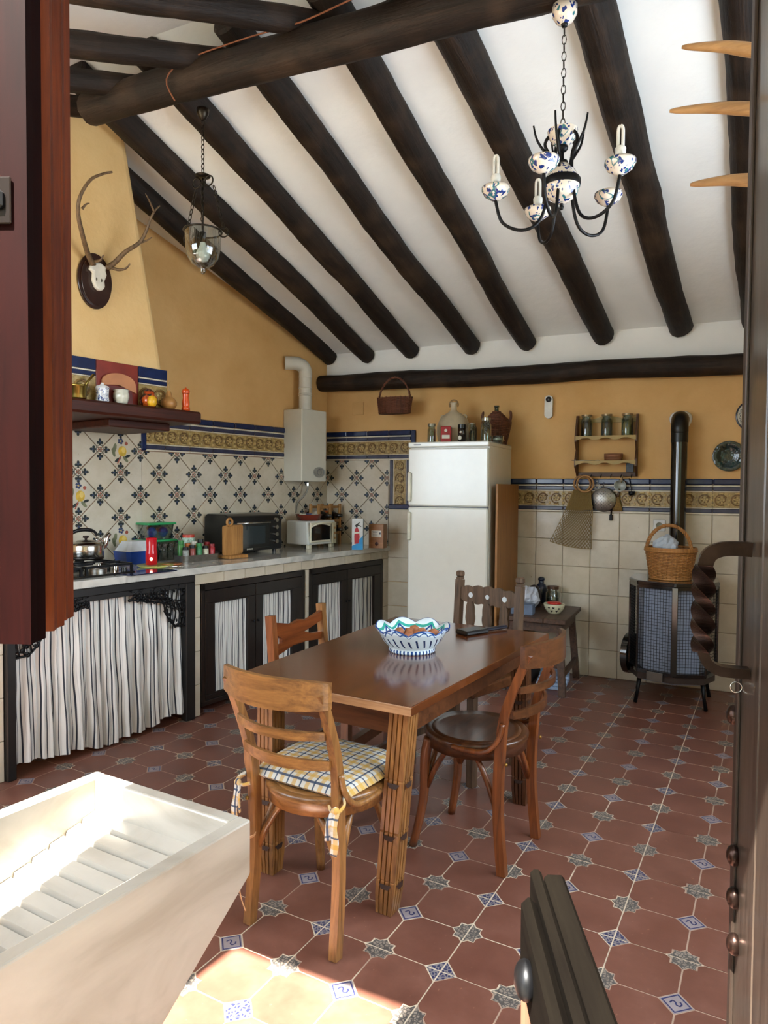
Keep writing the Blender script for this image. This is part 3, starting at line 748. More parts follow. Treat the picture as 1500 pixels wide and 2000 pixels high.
lg = [ins(0, .075, .10), ins(1, .075, .10), ins(2, .09, .10), ins(3, .075, .10)]
lb = [tl(fl(530, 1700)), tl(fl(757, 1778)), None, None]
b = MB()
for i, j in ((0, 1), (1, 2), (2, 3), (3, 0)): b.bar(lg[i]+V((0, 0, TZ-.078)), lg[j]+V((0, 0, TZ-.078)), .022, .09)
b.obj('apron', BROWN, t)
def fluted(p0, p1, w=.066):
    b = MB(); n = 4
    def ring(z, ww, cut=0):
        pts = []
        for sd in range(4):
            a = sd*pi/2; u = V((cos(a), sin(a))); v = V((-sin(a), cos(a)))
            for k in range(n):
                q = -ww/2+ww*(k+.0)/n; st = ww/n
                pts += [u*(ww/2)+v*q] + ([u*(ww/2)+v*(q+st*.72), u*(ww/2-.011)+v*(q+st*.86)] if k < n-1 else [u*(ww/2)+v*(q+st*.6)])
        f = (z-p1.z)/(p0.z-p1.z); c = p1+(p0-p1)*f
        return [V((c.x+p.x, c.y+p.y, z)) for p in pts]
    zs = [p0.z, p0.z-.10]; 
    N = 8*n; rs = []; fr = [1, .86]
    marks = [.66, .41, .17]
    prof = [(1, w*1.0)]
    for m_ in marks: prof += [(m_+.008, w), (m_+.002, w*.95), (m_-.004, w)]
    prof += [(.10, w), (0, w*.85)]
    for f, ww in prof: rs.append(ring(p1.z+(p0.z-p1.z)*f, ww))
    vs = [p for r_ in rs for p in r_]; M_ = len(rs[0])
    b.add(vs, [(i*M_+k, i*M_+(k+1) % M_, (i+1)*M_+(k+1) % M_, (i+1)*M_+k) for i in range(len(rs)-1) for k in range(M_)]+[tuple(range(M_)), tuple((len(rs)-1)*M_+k for k in range(M_))[::-1]], False)
    return b
for i, q in enumerate(lg):
    bt = lb[i] if lb[i] is not None else q+V((.0 if i < 3 else 0, .03, 0))
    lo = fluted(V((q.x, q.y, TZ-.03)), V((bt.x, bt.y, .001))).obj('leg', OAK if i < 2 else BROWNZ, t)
    for m_ in (.66, .41, .17):
        b = MB()
        z = (TZ-.03)*m_; c = V((bt.x, bt.y, 0))+(V((q.x, q.y, 0))-V((bt.x, bt.y, 0)))*m_
        for a in range(4):
            u = V((cos(a*pi/2), sin(a*pi/2), 0)); v = V((-u.y, u.x, 0)); pc_ = c+u*.0345+V((0, 0, z-.008))
            b.add([pc_-v*.022, pc_+v*.022, pc_+v*.012+V((0, 0, -.014))+u*.004, pc_-v*.012+V((0, 0, -.014))+u*.004], [(0, 1, 2, 3)])
        b.obj('carved_notch', plain('notch_brown', '#2a140a', .5), lo)  # notch faces coloured a darker brown than the leg
# long stretcher low between the far legs
b = MB(); b.bar(lg[0]+V((0, .02, .30)), lg[3]+V((0, 0, .30)), .03, .045) ; b.bar(lg[3]+V((0, 0, .32)), lg[2]+V((0, 0, .32)), .03, .045); b.obj('stretcher', BROWN, t)

# ------------------------------------------------------------------ bentwood chairs
def curve_band(z0, z1, w, y0, bulge, th, n=12, ztw=0, over=0):
    b = MB(); rows = []; n = 28
    for i in range(n+1):
        u = -1+2*i/n; x = u*(w/2+over); y = y0+bulge*(1-u*u); hz = (z1-z0)*(.5+.5*(1-abs(u)**3*.35))
        zc_ = (z0+z1)/2
        rows.append([(x, y-th/2, zc_-hz/2), (x, y-th/2, zc_+hz/2), (x, y+th/2+.0, zc_+hz/2), (x, y+th/2, zc_-hz/2)])
    b.add([p for r_ in rows for p in r_], [(i*4+k, i*4+(k+1) % 4, i*4+4+(k+1) % 4, i*4+4+k) for i in range(n) for k in range(4)]+[(0, 1, 2, 3), (n*4+3, n*4+2, n*4+1, n*4)], False); return b
def bent_chair(label, loc, rz, seatmat, wm, wx, rake=.075):
    t = thing('dining_chair', label, 'chair', loc, rz, None); hs = .452
    b = MB(); b.lathe([(0, hs-.008), (.165, hs-.006), (.192, hs), (.20, hs-.008), (.198, hs-.022)], 36, sy=1.0).lathe([(.192, hs-.022), (.190, hs-.060), (.176, hs-.060), (.176, hs-.022)], 36)
    b.lathe([(.0, hs-.022), (.198, hs-.022)], 36); so = b.obj('seat', [wx], t)
    b = MB(); b.lathe([(0, .002), (.15, .003), (.168, .006), (.172, .001)], 32, (0, 0, hs-.006)); b.obj('seat_panel', seatmat, so)
    for s in (-1, 1):
        # rear post: leg and back upright in one piece
        path = [(s*.163, .185, .001), (s*.160, .165, .22), (s*.160, .170, .44), (s*.166, .195, .60), (s*.172, .17+rake+.03, .80)]
        b = MB(); b.tube(smoothpath(path, 4), [.0265]*9+[.026-.0008*i for i in range(8)], 4, False, up=(1, 0, 0), flat=(.72, .88)); b.obj('leg', wm, t)
        path = [(s*.135, -.130, hs-.03), (s*.140, -.145, .34), (s*.142, -.150, .18), (s*.158, -.185, .001)]
        b = MB(); b.tube(smoothpath(path, 4), [.0215-.0005*i for i in range(13)], 10); b.obj('leg', wm, t)
    W = .335
    yb = .17+rake+.028
    curve_band(.748, .838, W, yb-.012, .060, .017, 16, over=.026).obj('top_rail', wx, t)
    curve_band(.655, .682, W-.01, yb-.035, .052, .012, 14).obj('slat', wx, t)
    curve_band(.560, .592, W-.015, yb-.062, .045, .012, 14).obj('slat', wx, t)
    # bentwood arches under the seat
    def arch(p0, p1, bulge):
        p0, p1 = V(p0), V(p1); pts = []
        for i in range(13):
            u = i/12; x = p0+(p1-p0)*u; q = sin(pi*u); x.z = .235+(.155)*min(1, q*1.35)**.8; n_ = V((x.x, x.y, 0)); 
            x += V((-(n_.x)*.10*q, -(n_.y)*.10*q, 0)); pts.append(x)
        b = MB(); b.tube(pts, .0105, 8); b.obj('bent_arch', wm, t)
    arch((-.155, .155, 0), (.155, .155, 0), 0); arch((.155, .15, 0), (.138, -.135, 0), 0); arch((-.155, .15, 0), (-.138, -.135, 0), 0); arch((-.135, -.14, 0), (.135, -.14, 0), 0)
    for s in (-1, 1):                                      # little brace from the post round to the seat edge
        pts = smoothpath([(s*.178, .185, .545), (s*.184, .172, .49), (s*.190, .13, .442), (s*.197, .06, .432), (s*.199, .0, .436)], 4)
        b = MB(); b.tube(pts, .0095, 8); b.obj('side_brace', wm, t)
        b = MB(); b.ell((s*.166, .195, .40), .007, 8, 5); b.obj('bolt', plain('brass_bolt', '#8c6a35', .35, .8), t)
    return t
pa, pb = fl(490, 1800), fl(657, 1872)
mr_ = (pa+pb)/2; d = (pb-pa).normalized(); face = V((-d.y, d.x, 0)); C1R = atan2(d.y, d.x)      # local +x along d, front = +y world -> back toward the camera
cc = mr_+face*.18
ch1 = bent_chair('golden oak bentwood chair with a plaid cushion, at the near end of the table', (cc.x, cc.y, 0), C1R+pi, OAKX, OAK, OAKX)
pa, pb = fl(993, 1708), fl(1050, 1642); d = (pb-pa).normalized(); face = V((-d.y, d.x, 0)); cc = (pa+pb)/2+face*.20
ch2 = bent_chair('brown bentwood chair with a bare round seat, on the right side of the table', (cc.x, cc.y, 0), atan2(d.y, d.x)+pi, BROWN, wood('mid_oak', '#4a240f', '#8a4c22', 'Z', .3, coat=.35), BROWN)
# plaid cushion
def plaid(name, a, b_, c_, s=14):
    t = NT(name); tc = t.n('ShaderNodeTexCoord'); sx = t.n('ShaderNodeSeparateXYZ'); t.l(tc.outputs['UV'], sx.inputs[0]); colr = col(a)
    def line(o, off, wd):
        f = t.math('FRACT', t.math('ADD', t.math('MULTIPLY', sx.outputs[o], s), off)); return t.math('LESS_THAN', f, wd)
    c = t.mix(t.math('MULTIPLY', line(0, 0, .30), .65), colr, col(b_)); c = t.mix(t.math('MULTIPLY', line(1, 0, .30), .65), c, col(b_))
    c = t.mix(t.math('MULTIPLY', line(0, .4, .11), .9), c, col(c_)); c = t.mix(t.math('MULTIPLY', line(1, .4, .11), .9), c, col(c_))
    return t.out(c, .9)
PLAID = plaid('yellow_blue_plaid', '#cfcdc4', '#c99b26', '#27405f', 8.0)
def cushion(w, d, h, z, name='cushion', round_=.0):
    b = MB(); b.smooth = True; n = 20; uv = []
    for sgn in (1, -1):
        for j in range(n+1):
            for i in range(n+1):
                u, v = -1+2*i/n, -1+2*j/n; q = max(0, (1-u**6))*max(0, (1-v**6)); k = 1-.06*(u*u*v*v)
                x, y = u*w/2*k, v*d/2*k; x *= 1-.04*v
                b.v.append(V((x, y, z+sgn*h/2*(q**.45)+.004*noise.noise(V((u*2, v*2, sgn)))*q-(.012*(abs(u)**3+abs(v)**3)*.5)))); uv.append((i/n, j/n))
    W = n+1
    for k in (0, 1):
        for j in range(n):
            for i in range(n): o_ = k*W*W; b.f.append((o_+j*W+i, o_+j*W+i+1, o_+(j+1)*W+i+1, o_+(j+1)*W+i)); b.mi.append(0); b.sm.append(True)
    b.uv = uv; return b
cu = thing('seat_cushion', 'yellow and blue plaid cushion tied to the golden oak bentwood chair', 'cushion', ch1.location, C1R+pi)
cushion(.40, .37, .05, .475).obj('pad', PLAID, cu, (0, -.015, 0))
for s in (-1, 1):
    b = MB(); o = (s*.175, .165, .47)
    b.tube(smoothpath([o, (s*.195, .19, .462), (s*.19, .215, .45), (s*.165, .213, .448), (s*.150, .20, .452)], 4), .008, 6, flat=(1, .5))
    b.tube(smoothpath([(s*.185, .215, .455), (s*.182, .226, .41), (s*.190, .228, .37), (s*.182, .226, .33)], 4), .011, 6, flat=(1.2, .35))
    b.tube(smoothpath([(s*.180, .216, .455), (s*.170, .228, .42), (s*.166, .228, .37)], 4), .010, 6, flat=(1.2, .35)); b.ell((s*.184, .218, .455), .011, 8, 6)
    ob = b; ob.uv = [((p.x*2.5) % 1, (p.z*2.5) % 1) for p in b.v]; ob.obj('tie', PLAID, cu)
b = MB(); x, y = .166, .196
b.torus((x, y, .285), .026, .0022, 14, 4); b.torus((x, y, .290), .027, .0022, 14, 4)
for dx, dz in ((.03, .035), (.035, -.03), (-.03, -.045)): b.tube([(x, y+.027, .287), (x+dx*.6, y+.035, .287+dz*.6), (x+dx, y+.032, .287+dz)], .002, 4)
b.tube(smoothpath([(x, y+.03, .287), (x-.006, y+.03, .20), (x+.004, y+.03, .14), (x-.004, y+.03, .10), (x-.022, y+.03, .065)], 4), .002, 4)
o = b.obj('string', plain('twine', '#c49468', .8), None, ch1.location, (0, 0, C1R+pi)); tag(o, 'loose twine knotted round the rear leg of the golden oak chair', 'string')

# ------------------------------------------------------------------ rustic chair on the left of the table
pa, pb = fl(530, 1203, .82), fl(628, 1178, .82); d = (pb-pa); d.z = 0; Wd = d.length; d.normalize(); face = V((d.y, -d.x, 0)); 
if face.x < 0: face = -face
cc = (pa+pb)/2+face*.20; rz = atan2(-face.x, face.y) if False else atan2(face.y, face.x)+pi/2
t = thing('dining_chair', 'brown wooden chair with a split top rail, on the left side of the table', 'chair', (cc.x, cc.y, 0), rz)
for s in (-1, 1):
    b = MB(); b.bar((s*Wd/2, .17, .001), (s*Wd/2, .17, .45), .032, .036, (0, 1, 0)); b.bar((s*Wd/2, .17, .44), (s*Wd/2, .205, .82), .032, .034, (0, 1, 0)); b.obj('leg', wood('mid_oak_post', '#5a2d14', '#94572b', 'Z', .35, coat=.2) if s < 0 else OAK, t)
    b = MB(); b.bar((s*(Wd/2-.01), -.17, .001), (s*(Wd/2-.01), -.17, .44), .034, .034, (0, 1, 0)); b.obj('leg', BROWNZ, t)
b = MB(); b.box((0, -.0, .445), (Wd+.05, .40, .022), .008); b.obj('seat', BROWN, t)
b = MB()
for z, y in ((.30, .17), (.30, -.17)): b.bar((-Wd/2, y, z-.08), (Wd/2, y, z-.08), .02, .03)
for s in (-1, 1): b.bar((s*Wd/2, -.17, .16), (s*Wd/2, .17, .16), .02, .03)
b.obj('stretcher', BROWN, t)
b = MB(); hw = Wd/2-.012; yb = .197
b.prism([(-hw, .79), (-.06, .765), (.0, .775), (.06, .765), (hw, .79), (hw, .745), (.10, .728), (.035, .715), (.10, .695), (hw, .69), (hw, .655), (.05, .668), (-.05, .668), (-hw, .640), (-hw, .665), (-.13, .69), (-.13, .712), (-hw, .74)], yb-.009, yb+.009, 'y'); b.obj('back_rail', wood('reddish_rail', '#4f210d', '#84451f', 'X', .3, coat=.3), t)

# ------------------------------------------------------------------ carved chair at the far end
pa, pb = fl(899, 1115, .93), fl(1016, 1128, .93); d = (pb-pa); d.z = 0; Wd = d.length; d.normalize(); face = V((d.y, -d.x, 0)); cc = (pa+pb)/2+face*.21
t4 = t = thing('dining_chair', 'carved dark chair with wavy spindles and a yellow plaid cushion, beyond the table', 'chair', (cc.x, cc.y, 0), atan2(d.y, d.x))
for s in (-1, 1):
    b = MB(); b.bar((s*Wd/2, .18, .001), (s*Wd/2, .18, .45), .036, .036, (0, 1, 0)); b.bar((s*Wd/2, .18, .44), (s*Wd/2, .21, .885), .036, .036, (0, 1, 0))
    b.box((s*Wd/2, .211, .893), (.030, .030, .012)); b.box((s*Wd/2, .212, .915), (.040, .038, .032), .008); b.obj('leg', OLDW, t)
    b = MB(); b.bar((s*Wd/2, -.17, .001), (s*Wd/2, -.17, .45), .036, .036, (0, 1, 0)); b.obj('leg', OLDW, t)
b = MB(); b.box((0, 0, .44), (Wd+.06, .40, .05), .008); b.obj('seat', BROWN, t)
b = MB(); hw = Wd/2-.016; n = 36; top = []; bot = []
for i in range(n+1):
    u = -1+2*i/n; top.append((u*hw, .845+.010*abs(cos(u*pi*2.5))+.012*(1-u*u))); bot.append((u*hw, .775-.010*abs(cos(u*pi*2.5))+.012*u*u))
holes = [(-.105, .012), (0, .010), (.105, .012)]
b.prism(top+bot[::-1], .196, .212, 'y'); cr = b.obj('carved_crest', OLDW, t)
b = MB()
for hx, hr in holes: b.lathe([(0, 0), (hr, 0)], 14, (0, 0, 0)); 
b = MB()
for hx, hr in holes:
    b.M = Matrix.Translation((hx, .1955, .812)) @ Matrix.Rotation(pi/2, 4, 'X'); b.lathe([(0, 0), (hr, 0)], 16, smooth=False); b.torus((0, 0, 0), hr, .0025, 16, 5)
b.obj('round_hole', plain('pierced_hole', '#cfd6da', .6), cr)
for k, x in enumerate((-.105, .0, .105)):
    L_, R_ = [], []
    for i in range(25):
        v = i/24; z = .48+v*.30; w = .014+.010*abs(sin(v*pi*2.0))+.004*abs(sin(v*pi*5)); L_.append((x-w, z)); R_.append((x+w, z))
    b = MB(); b.prism(L_+R_[::-1], .188, .202, 'y'); b.obj('spindle', OLDW, t)
b = MB(); b.bar((-hw, .185, .475), (hw, .185, .475), .02, .035); b.obj('back_rail', OLDW, t)
b = MB()
for s in (-1, 1): b.bar((s*Wd/2, -.17, .15), (s*Wd/2, .18, .15), .022, .035)
b.bar((-Wd/2, -.17, .30), (Wd/2, -.17, .30), .022, .05); b.obj('stretcher', OLDW, t)
o = cushion(Wd+.02, .38, .045, .487).obj('seat_cushion', plaid('tan_plaid', '#c2ab7c', '#b48e45', '#4a4238', 8), None, (cc.x, cc.y, 0), (0, 0, atan2(d.y, d.x))); tag(o, 'tan and yellow plaid cushion on the carved dark chair', 'cushion')

# ------------------------------------------------------------------ on the table
BOWL = NT('painted_bowl_glaze'); tc = BOWL.n('ShaderNodeTexCoord'); sx = BOWL.n('ShaderNodeSeparateXYZ'); BOWL.l(tc.outputs['UV'], sx.inputs[0])
U_, V_ = sx.outputs[0], sx.outputs[1]
def bm(op, a, b_=0.0): return BOWL.math(op, a, b_)
leaf = bm('LESS_THAN', bm('ABSOLUTE', bm('SUBTRACT', bm('FRACT', bm('ADD', bm('MULTIPLY', U_, 26), bm('MULTIPLY', V_, 3.2))), .5)), .13)
inb = bm('MULTIPLY', bm('GREATER_THAN', V_, .20), bm('LESS_THAN', V_, .33))
rim = bm('MULTIPLY', bm('GREATER_THAN', V_, .36), bm('LESS_THAN', V_, .545))
arc = bm('LESS_THAN', bm('ABSOLUTE', bm('SUBTRACT', bm('ADD', bm('MULTIPLY', bm('ABSOLUTE', bm('SINE', bm('MULTIPLY', U_, 75))), .07), .385), V_)), .016)
edge = bm('LESS_THAN', bm('ABSOLUTE', bm('SUBTRACT', V_, .50)), .035)
foot = bm('MULTIPLY', bm('LESS_THAN', V_, .12), bm('GREATER_THAN', bm('SINE', bm('MULTIPLY', U_, 240)), .1))
inner = bm('MULTIPLY', bm('GREATER_THAN', V_, .54), bm('LESS_THAN', bm('ABSOLUTE', bm('SUBTRACT', bm('ADD', bm('MULTIPLY', bm('ABSOLUTE', bm('SINE', bm('MULTIPLY', U_, 38))), .10), .60), V_)), .02))
dots = bm('MULTIPLY', bm('GREATER_THAN', V_, .545), bm('LESS_THAN', bm('ABSOLUTE', bm('SUBTRACT', bm('ADD', bm('MULTIPLY', bm('ABSOLUTE', bm('SINE', bm('MULTIPLY', U_, 38))), .05), .575), V_)), .018))
c = BOWL.mix(bm('MULTIPLY', leaf, inb), col('#d4e2e8'), col('#17305a')); c = BOWL.mix(arc, c, col('#1c4a86')); c = BOWL.mix(inner, c, col('#1c4a86')); c = BOWL.mix(dots, c, col('#2e9c8e'))
c = BOWL.mix(foot, c, col('#1b4580')); c = BOWL.mix(edge, c, col('#16407f')); BOWL = BOWL.out(c, .1, coat=.6)
bp_ = fl(795, 1279, TZ); R0 = .112
def bowl():
    b = MB(); seg = 96
    prof = [(0, .004, 0), (.082, .0, .02), (.086, .006, .06), (.084, .014, .12), (.088, .020, .16), (.106, .038, .27), (.120, .064, .37), (.134, .080, .50), (.130, .081, .53), (.115, .062, .62), (.090, .036, .75), (.05, .024, .9), (0, .020, 1)]
    uv = []
    for i in range(seg+1):
        a = 2*pi*i/seg
        for j, (r, z, v) in enumerate(prof):
            k = max(0, (z-.03)/.055); wv = abs(sin(a*4)) if True else 0
            b.v.append(V((r*(1+.05*k*wv)*cos(a), r*(1+.05*k*wv)*sin(a), z+.022*k*k*(wv-.35)))); uv.append((i/seg, v))
    n = len(prof)
    for i in range(seg):
        for j in range(n-1): b.f.append((i*n+j, (i+1)*n+j, (i+1)*n+j+1, i*n+j+1)); b.mi.append(0); b.sm.append(True)
    b.uv = uv; return b
t = thing('fruit_bowl', 'large scalloped white and blue painted ceramic bowl on the dining table', 'bowl', (bp_.x-.012, bp_.y+.075, TZ), .3)
o = bowl().obj('bowl_body', BOWL, t); o.scale = (1.07, 1.07, 1.12)
NUT = plain('walnut_shell', '#9a5e3a', .6, var=.35, scale=90)
for k in range(9):
    a = k*2.4; r = .02+.008*k; b = MB(); b.lathe([(0, -.016), (.010, -.013), (.016, 0), (.011, .012), (.003, .018), (0, .019)], 10, wob=lambda a_, r_, z_, j_: (r_*(1+.08*sin(a_*6)), z_))
    o = b.obj('walnut', NUT, None, (t.location.x+r*cos(a), t.location.y+r*sin(a), TZ+.062+.0006*k), (random.random()*3, random.random()*3, random.random())); o.scale = (1.35,)*3
    tag(o, 'brown walnut in the scalloped blue and white bowl', 'walnut', 'walnuts in the bowl on the table')
pA, pB = fl(905, 1240, TZ), fl(978, 1229, TZ); d = pB-pA
t = thing('flat_case', 'flat black handled case lying on the dining table near the far chair', 'case', ((pA.x+pB.x)/2, (pA.y+pB.y)/2, TZ), atan2(d.y, d.x))
b = MB(); b.box((-.06, 0, .011), (.13, .075, .020), .006); b.obj('body', BLACKP, t); b = MB(); b.box((.07, -.01, .012), (.13, .026, .014), .005); b.obj('handle', plain('navy_plastic', '#10131f', .3), t)
# ================================================================== along the back wall
def jar(name, label, cat, loc, r, h, content=None, lid=None, fill=.75, parent=None, group=None, neck=.8, lidh=.02, body=None):
    t = thing(name, label, cat, loc, random.random()*3, group)
    b = MB(); b.lathe([(0, .002), (r*.95, 0), (r, .008), (r, h*.78), (r*neck, h*.88), (r*neck, h)], 22); b.lathe([(r*neck-.003, h), (r*neck-.003, h*.88), (r-.004, h*.76), (r-.004, .008)], 22); b.obj('glass_body', body or GLASS, t)
    if content: b = MB(); b.cyl((0, 0, .005), r-.005, h*fill*.8, 18); b.obj('contents', content, t)
    if lid: b = MB(); b.cyl((0, 0, h-.004), r*neck+.004, lidh, 20); b.obj('lid', lid, t)
    return t
# ------------------------------------------------------------------ fridge
FYF = -.65; fx0, fx1, FH = 1.04, 1.632, 1.694
t = thing('fridge', 'white two door fridge freezer standing against the back wall', 'fridge', ((fx0+fx1)/2, -.35, 0), .0)
w_ = fx1-fx0
b = MB(); b.box((0, .02, FH/2+.01), (w_, .56, FH-.06), .006); b.obj('cabinet', WHITEE, t)
b = MB(); b.box((0, .0, FH-.019), (w_+.006, .60, .038), .008); b.obj('top_panel', WHITEE, t)
zsp = bk(900, 991, FYF).z
for nm, z0, z1 in (('freezer_door', zsp+.004, FH-.045), ('door', .06, zsp-.004)):
    b = MB(); b.box((0, -.278, (z0+z1)/2), (w_, .045, z1-z0), .01); d = b.obj(nm, WHITEE, t)
    hz0, hz1 = (bk(800, 983, FYF).z+.012, bk(800, 922, FYF).z) if nm == 'freezer_door' else (bk(800, 1055, FYF).z, bk(800, 996, FYF).z-.012)
    b = MB(); b.box((-w_/2+.016, -.313, (hz0+hz1)/2), (.024, .03, hz1-hz0), .008); b.obj('handle', plain('ivory_plastic', '#cfccb8', .3), d)
b = MB(); b.box((0, -.262, zsp), (w_-.01, .02, .008)); b.obj('gasket', BLACKP, t)
b = MB(); b.box((-w_/2+.07, -.3005, FH-.019), (.055, .002, .008)); b.obj('badge', plain('badge_grey', '#6a6f78', .4), t)
b = MB(); b.box((0, 0, .03), (w_-.06, .5, .05)); b.obj('plinth', BLACKP, t)
# board beside it
b = MB(); b.box((0, 0, .70), (.016, .56, 1.40), .002); o = b.obj('leaning_board', wood('orange_board', '#84562a', '#a8753c', 'Z', .5), None, (1.682, -.325, 0), (0, 0, 0)); tag(o, 'tall orange brown board standing on edge against the fridge side', 'board')
tag(o, 'tall orange brown board standing on edge against the fridge side', 'board')
# ------------------------------------------------------------------ on the fridge (z = FH)
CER = plain('stoneware_cream', '#b8ab90', .3, var=.12, scale=8)
p = V((bk(884, 850, -.30).x, -.28, FH))
t = thing('stoneware_jug', 'big round cream stoneware jug on top of the fridge', 'jug', p)
R_ = .125
b = MB(); b.lathe([(0, 0), (.085, 0), (.115, .03), (.128, .09), (.125, .14), (.105, .19), (.07, .225), (.035, .245), (.024, .26), (.022, .30), (.028, .31), (.024, .318), (.016, .31)], 30); b.obj('body', CER, t)
b = MB(); b.torus((0, 0, .300), .034, .006, 14, 6, 'y', (-.5, pi+.5)); b.obj('loop_handle', plain('brown_glaze_handle', '#8a6a3c', .35), t)
for s in (-1, 1): b = MB(); b.torus((s*.085, 0, .205), .016, .006, 10, 5, 'y'); b.obj('ear', CER, t)
WICKD = wood('dark_wicker', '#3a1d10', '#7a452a', 'Z', .6, 2)
WICKL = wood('honey_wicker', '#7a4d22', '#b98245', 'Z', .55, 2)
def woven(r_of, z0, z1, rows, stakes, th, seg=64, sx=1, sy=1):
    b = MB()
    for i in range(rows):
        z = z0+(z1-z0)*(i+.5)/rows; r = r_of(z); vs = []; fs = []
        for k in range(seg):
            a = 2*pi*k/seg; rr = r+th*.45*sin(stakes/2*a+pi*(i % 2))
            cx, cy = cos(a), sin(a)
            for q in range(5):
                an = 2*pi*q/5; vs.append(((rr+th*.6*cos(an))*cx*sx, (rr+th*.6*cos(an))*cy*sy, z+(z1-z0)/rows*.56*sin(an)))
        b.add(vs, [(k*5+q, ((k+1) % seg)*5+q, ((k+1) % seg)*5+(q+1) % 5, k*5+(q+1) % 5) for k in range(seg) for q in range(5)], True)
    return b
def stakes_mb(r_of, z0, z1, n, th, sx=1, sy=1):
    b = MB()
    for k in range(n):
        a = 2*pi*(k+.5)/n; b.tube([((r_of(z)+.001)*cos(a)*sx, (r_of(z)+.001)*sin(a)*sy, z) for z in (z0, (z0+z1)/2, z1)], th, 4)
    return b
p = V((bk(968, 850, -.22).x, -.20, FH))
t = thing('wicker_demijohn', 'dark wicker covered demijohn with a glass neck on top of the fridge', 'demijohn', p)
ro = lambda z: .072+.035*min(1, z/.15)
woven(ro, .0, .165, 15, 20, .006).obj('wicker_body', WICKD, t); stakes_mb(ro, 0, .17, 20, .004).obj('stakes', WICKD, t)
ro2 = lambda z: .10-(z-.165)*1.05 if z < .24 else .028
woven(lambda z: max(.022, .105-(z-.165)*1.0), .165, .245, 8, 16, .005, 48).obj('wicker_shoulder', WICKD, t)
b = MB(); b.lathe([(.020, .235), (.016, .26), (.017, .275), (.020, .277), (.020, .288), (.013, .289)], 16); b.obj('neck', thinglass('green_glass', '#5c7a52'), t)
for s in (-1, 1): b = MB(); b.tube(smoothpath([(s*.095, 0, .15), (s*.108, 0, .20), (s*.105, 0, .235), (s*.098, 0, .24)], 3), .010, 7); b.obj('ear', WICKD, t)
jar('storage_jar', 'small glass jar of pale grain, leftmost on top of the fridge', 'jar', (bk(843, 860, -.5).x, -.50, FH), .030, .125, plain('oats', '#8e8358', .7, var=.3, scale=120), plain('grey_lid', '#7d7c6c', .4, .6), .8)
t = thing('spice_tin', 'red rectangular tin with a white label on top of the fridge', 'tin', (bk(868, 860, -.48).x+.01, -.47, FH), .25)
b = MB(); b.box((0, 0, .06), (.075, .065, .12), .004); tb_ = b.obj('tin_body', plain('red_tin', '#9c1a26', .25), t)
b = MB(); b.box((0, -.0330, .045), (.055, .001, .026)); b.obj('label', plain('label_white', '#d9d5c8', .5), tb_); b = MB(); b.M = Matrix.Translation((0, -.0331, .09))@Matrix.Rotation(pi/2, 4, 'X'); b.lathe([(0, 0), (.011, 0)], 14); b.obj('round_mark', plain('label_white', '#d9d5c8', .5), tb_)
t = thing('spice_bottle', 'black capped jar with a white printed label on top of the fridge', 'jar', (bk(902, 860, -.48).x, -.48, FH))
b = MB(); b.lathe([(0, 0), (.028, 0), (.028, .10), (.026, .105)], 20); b.obj('body', plain('dark_glass_spice', '#1c1512', .15), t); b = MB(); b.cyl((0, 0, .102), .029, .028, 20); b.obj('cap', BLACKP, t)
b = MB(); b.ell((-.006, -.0285, .035), (.014, .002, .016), 9, 5); b.ell((0, -.0285, .075), (.010, .002, .007), 8, 4); b.obj('label', plain('label_white', '#d9d5c8', .5), t, kind='stuff')
jar('storage_jar', 'glass jar with a glass stopper and snail shells, beside the black capped jar', 'jar', (bk(920, 860, -.36).x, -.34, FH), .036, .15, plain('snail_shells', '#6f6658', .6, var=.5, scale=70), None, .75)
jar('storage_jar', 'empty clear preserving jar in front of the wicker demijohn', 'jar', (bk(950, 860, -.44).x-.005, -.43, FH), .038, .16, None, plain('wire_lid', '#a9aca8', .2, .8), neck=.75)
t = thing('glass_dish', 'low clear glass dish at the right end of the fridge top', 'dish', (bk(976, 862, -.30).x+.01, -.38, FH)); b = MB(); b.lathe([(0, .002), (.035, .0), (.045, .05), (.043, .05), (.033, .004)], 24); b.obj('dish_body', GLASS, t); b = MB(); b.cyl((0, 0, .02), .036, .012, 18); b.obj('contents', plain('label_white', '#d9d5c8', .5), t)
# ------------------------------------------------------------------ wall basket, sensor, plates
p = bk(770, 808, -.23); t = thing('wall_basket', 'half moon wicker basket hanging from the dark wall plate log', 'basket', (p.x, -.225, p.z))
ro = lambda z: .130+.14*z; woven(ro, 0, .125, 13, 22, .006, 64, 1, .5).obj('wicker_body', WICKD, t); stakes_mb(ro, 0, .13, 22, .0035, 1, .5).obj('stakes', WICKD, t)
b = MB(); b.lathe([(0, .004), (.13, .004)], 30, sy=.5); b.obj('bottom', WICKD, t)
b = MB()
for k in range(2): b.tube([( .135*cos(a)*(1-.15*sin(a))+.0, .006*sin(a*14+k*pi), .12+.165*sin(a)+.004*cos(a*14+k*pi)) for a in [pi*i/40 for i in range(41)]], .006, 6)
b.tube(smoothpath([(.12, -.03, .09), (.14, -.035, .13), (.135, -.035, .16)], 3), .006, 5); b.obj('handle', WICKD, t)
b = MB(); b.tube([(0, -.004, .279), (0, .072, .279)], .003, 6); b.obj('nail', IRON, t)
p = bk(1072, 795, -.02); t = thing('wall_sensor', 'white oblong sensor with a black round head fixed high on the wall', 'sensor', (p.x, 0, p.z))
b = MB(); n = 20; b.prism([(.030*cos(a), (.055 if sin(a) > 0 else -.055)+.030*sin(a)) for a in [2*pi*i/n+.01 for i in range(n)]], -.034, -.001, 'y', True); b.obj('body', plain('sensor_white', '#cfcfc6', .35), t)
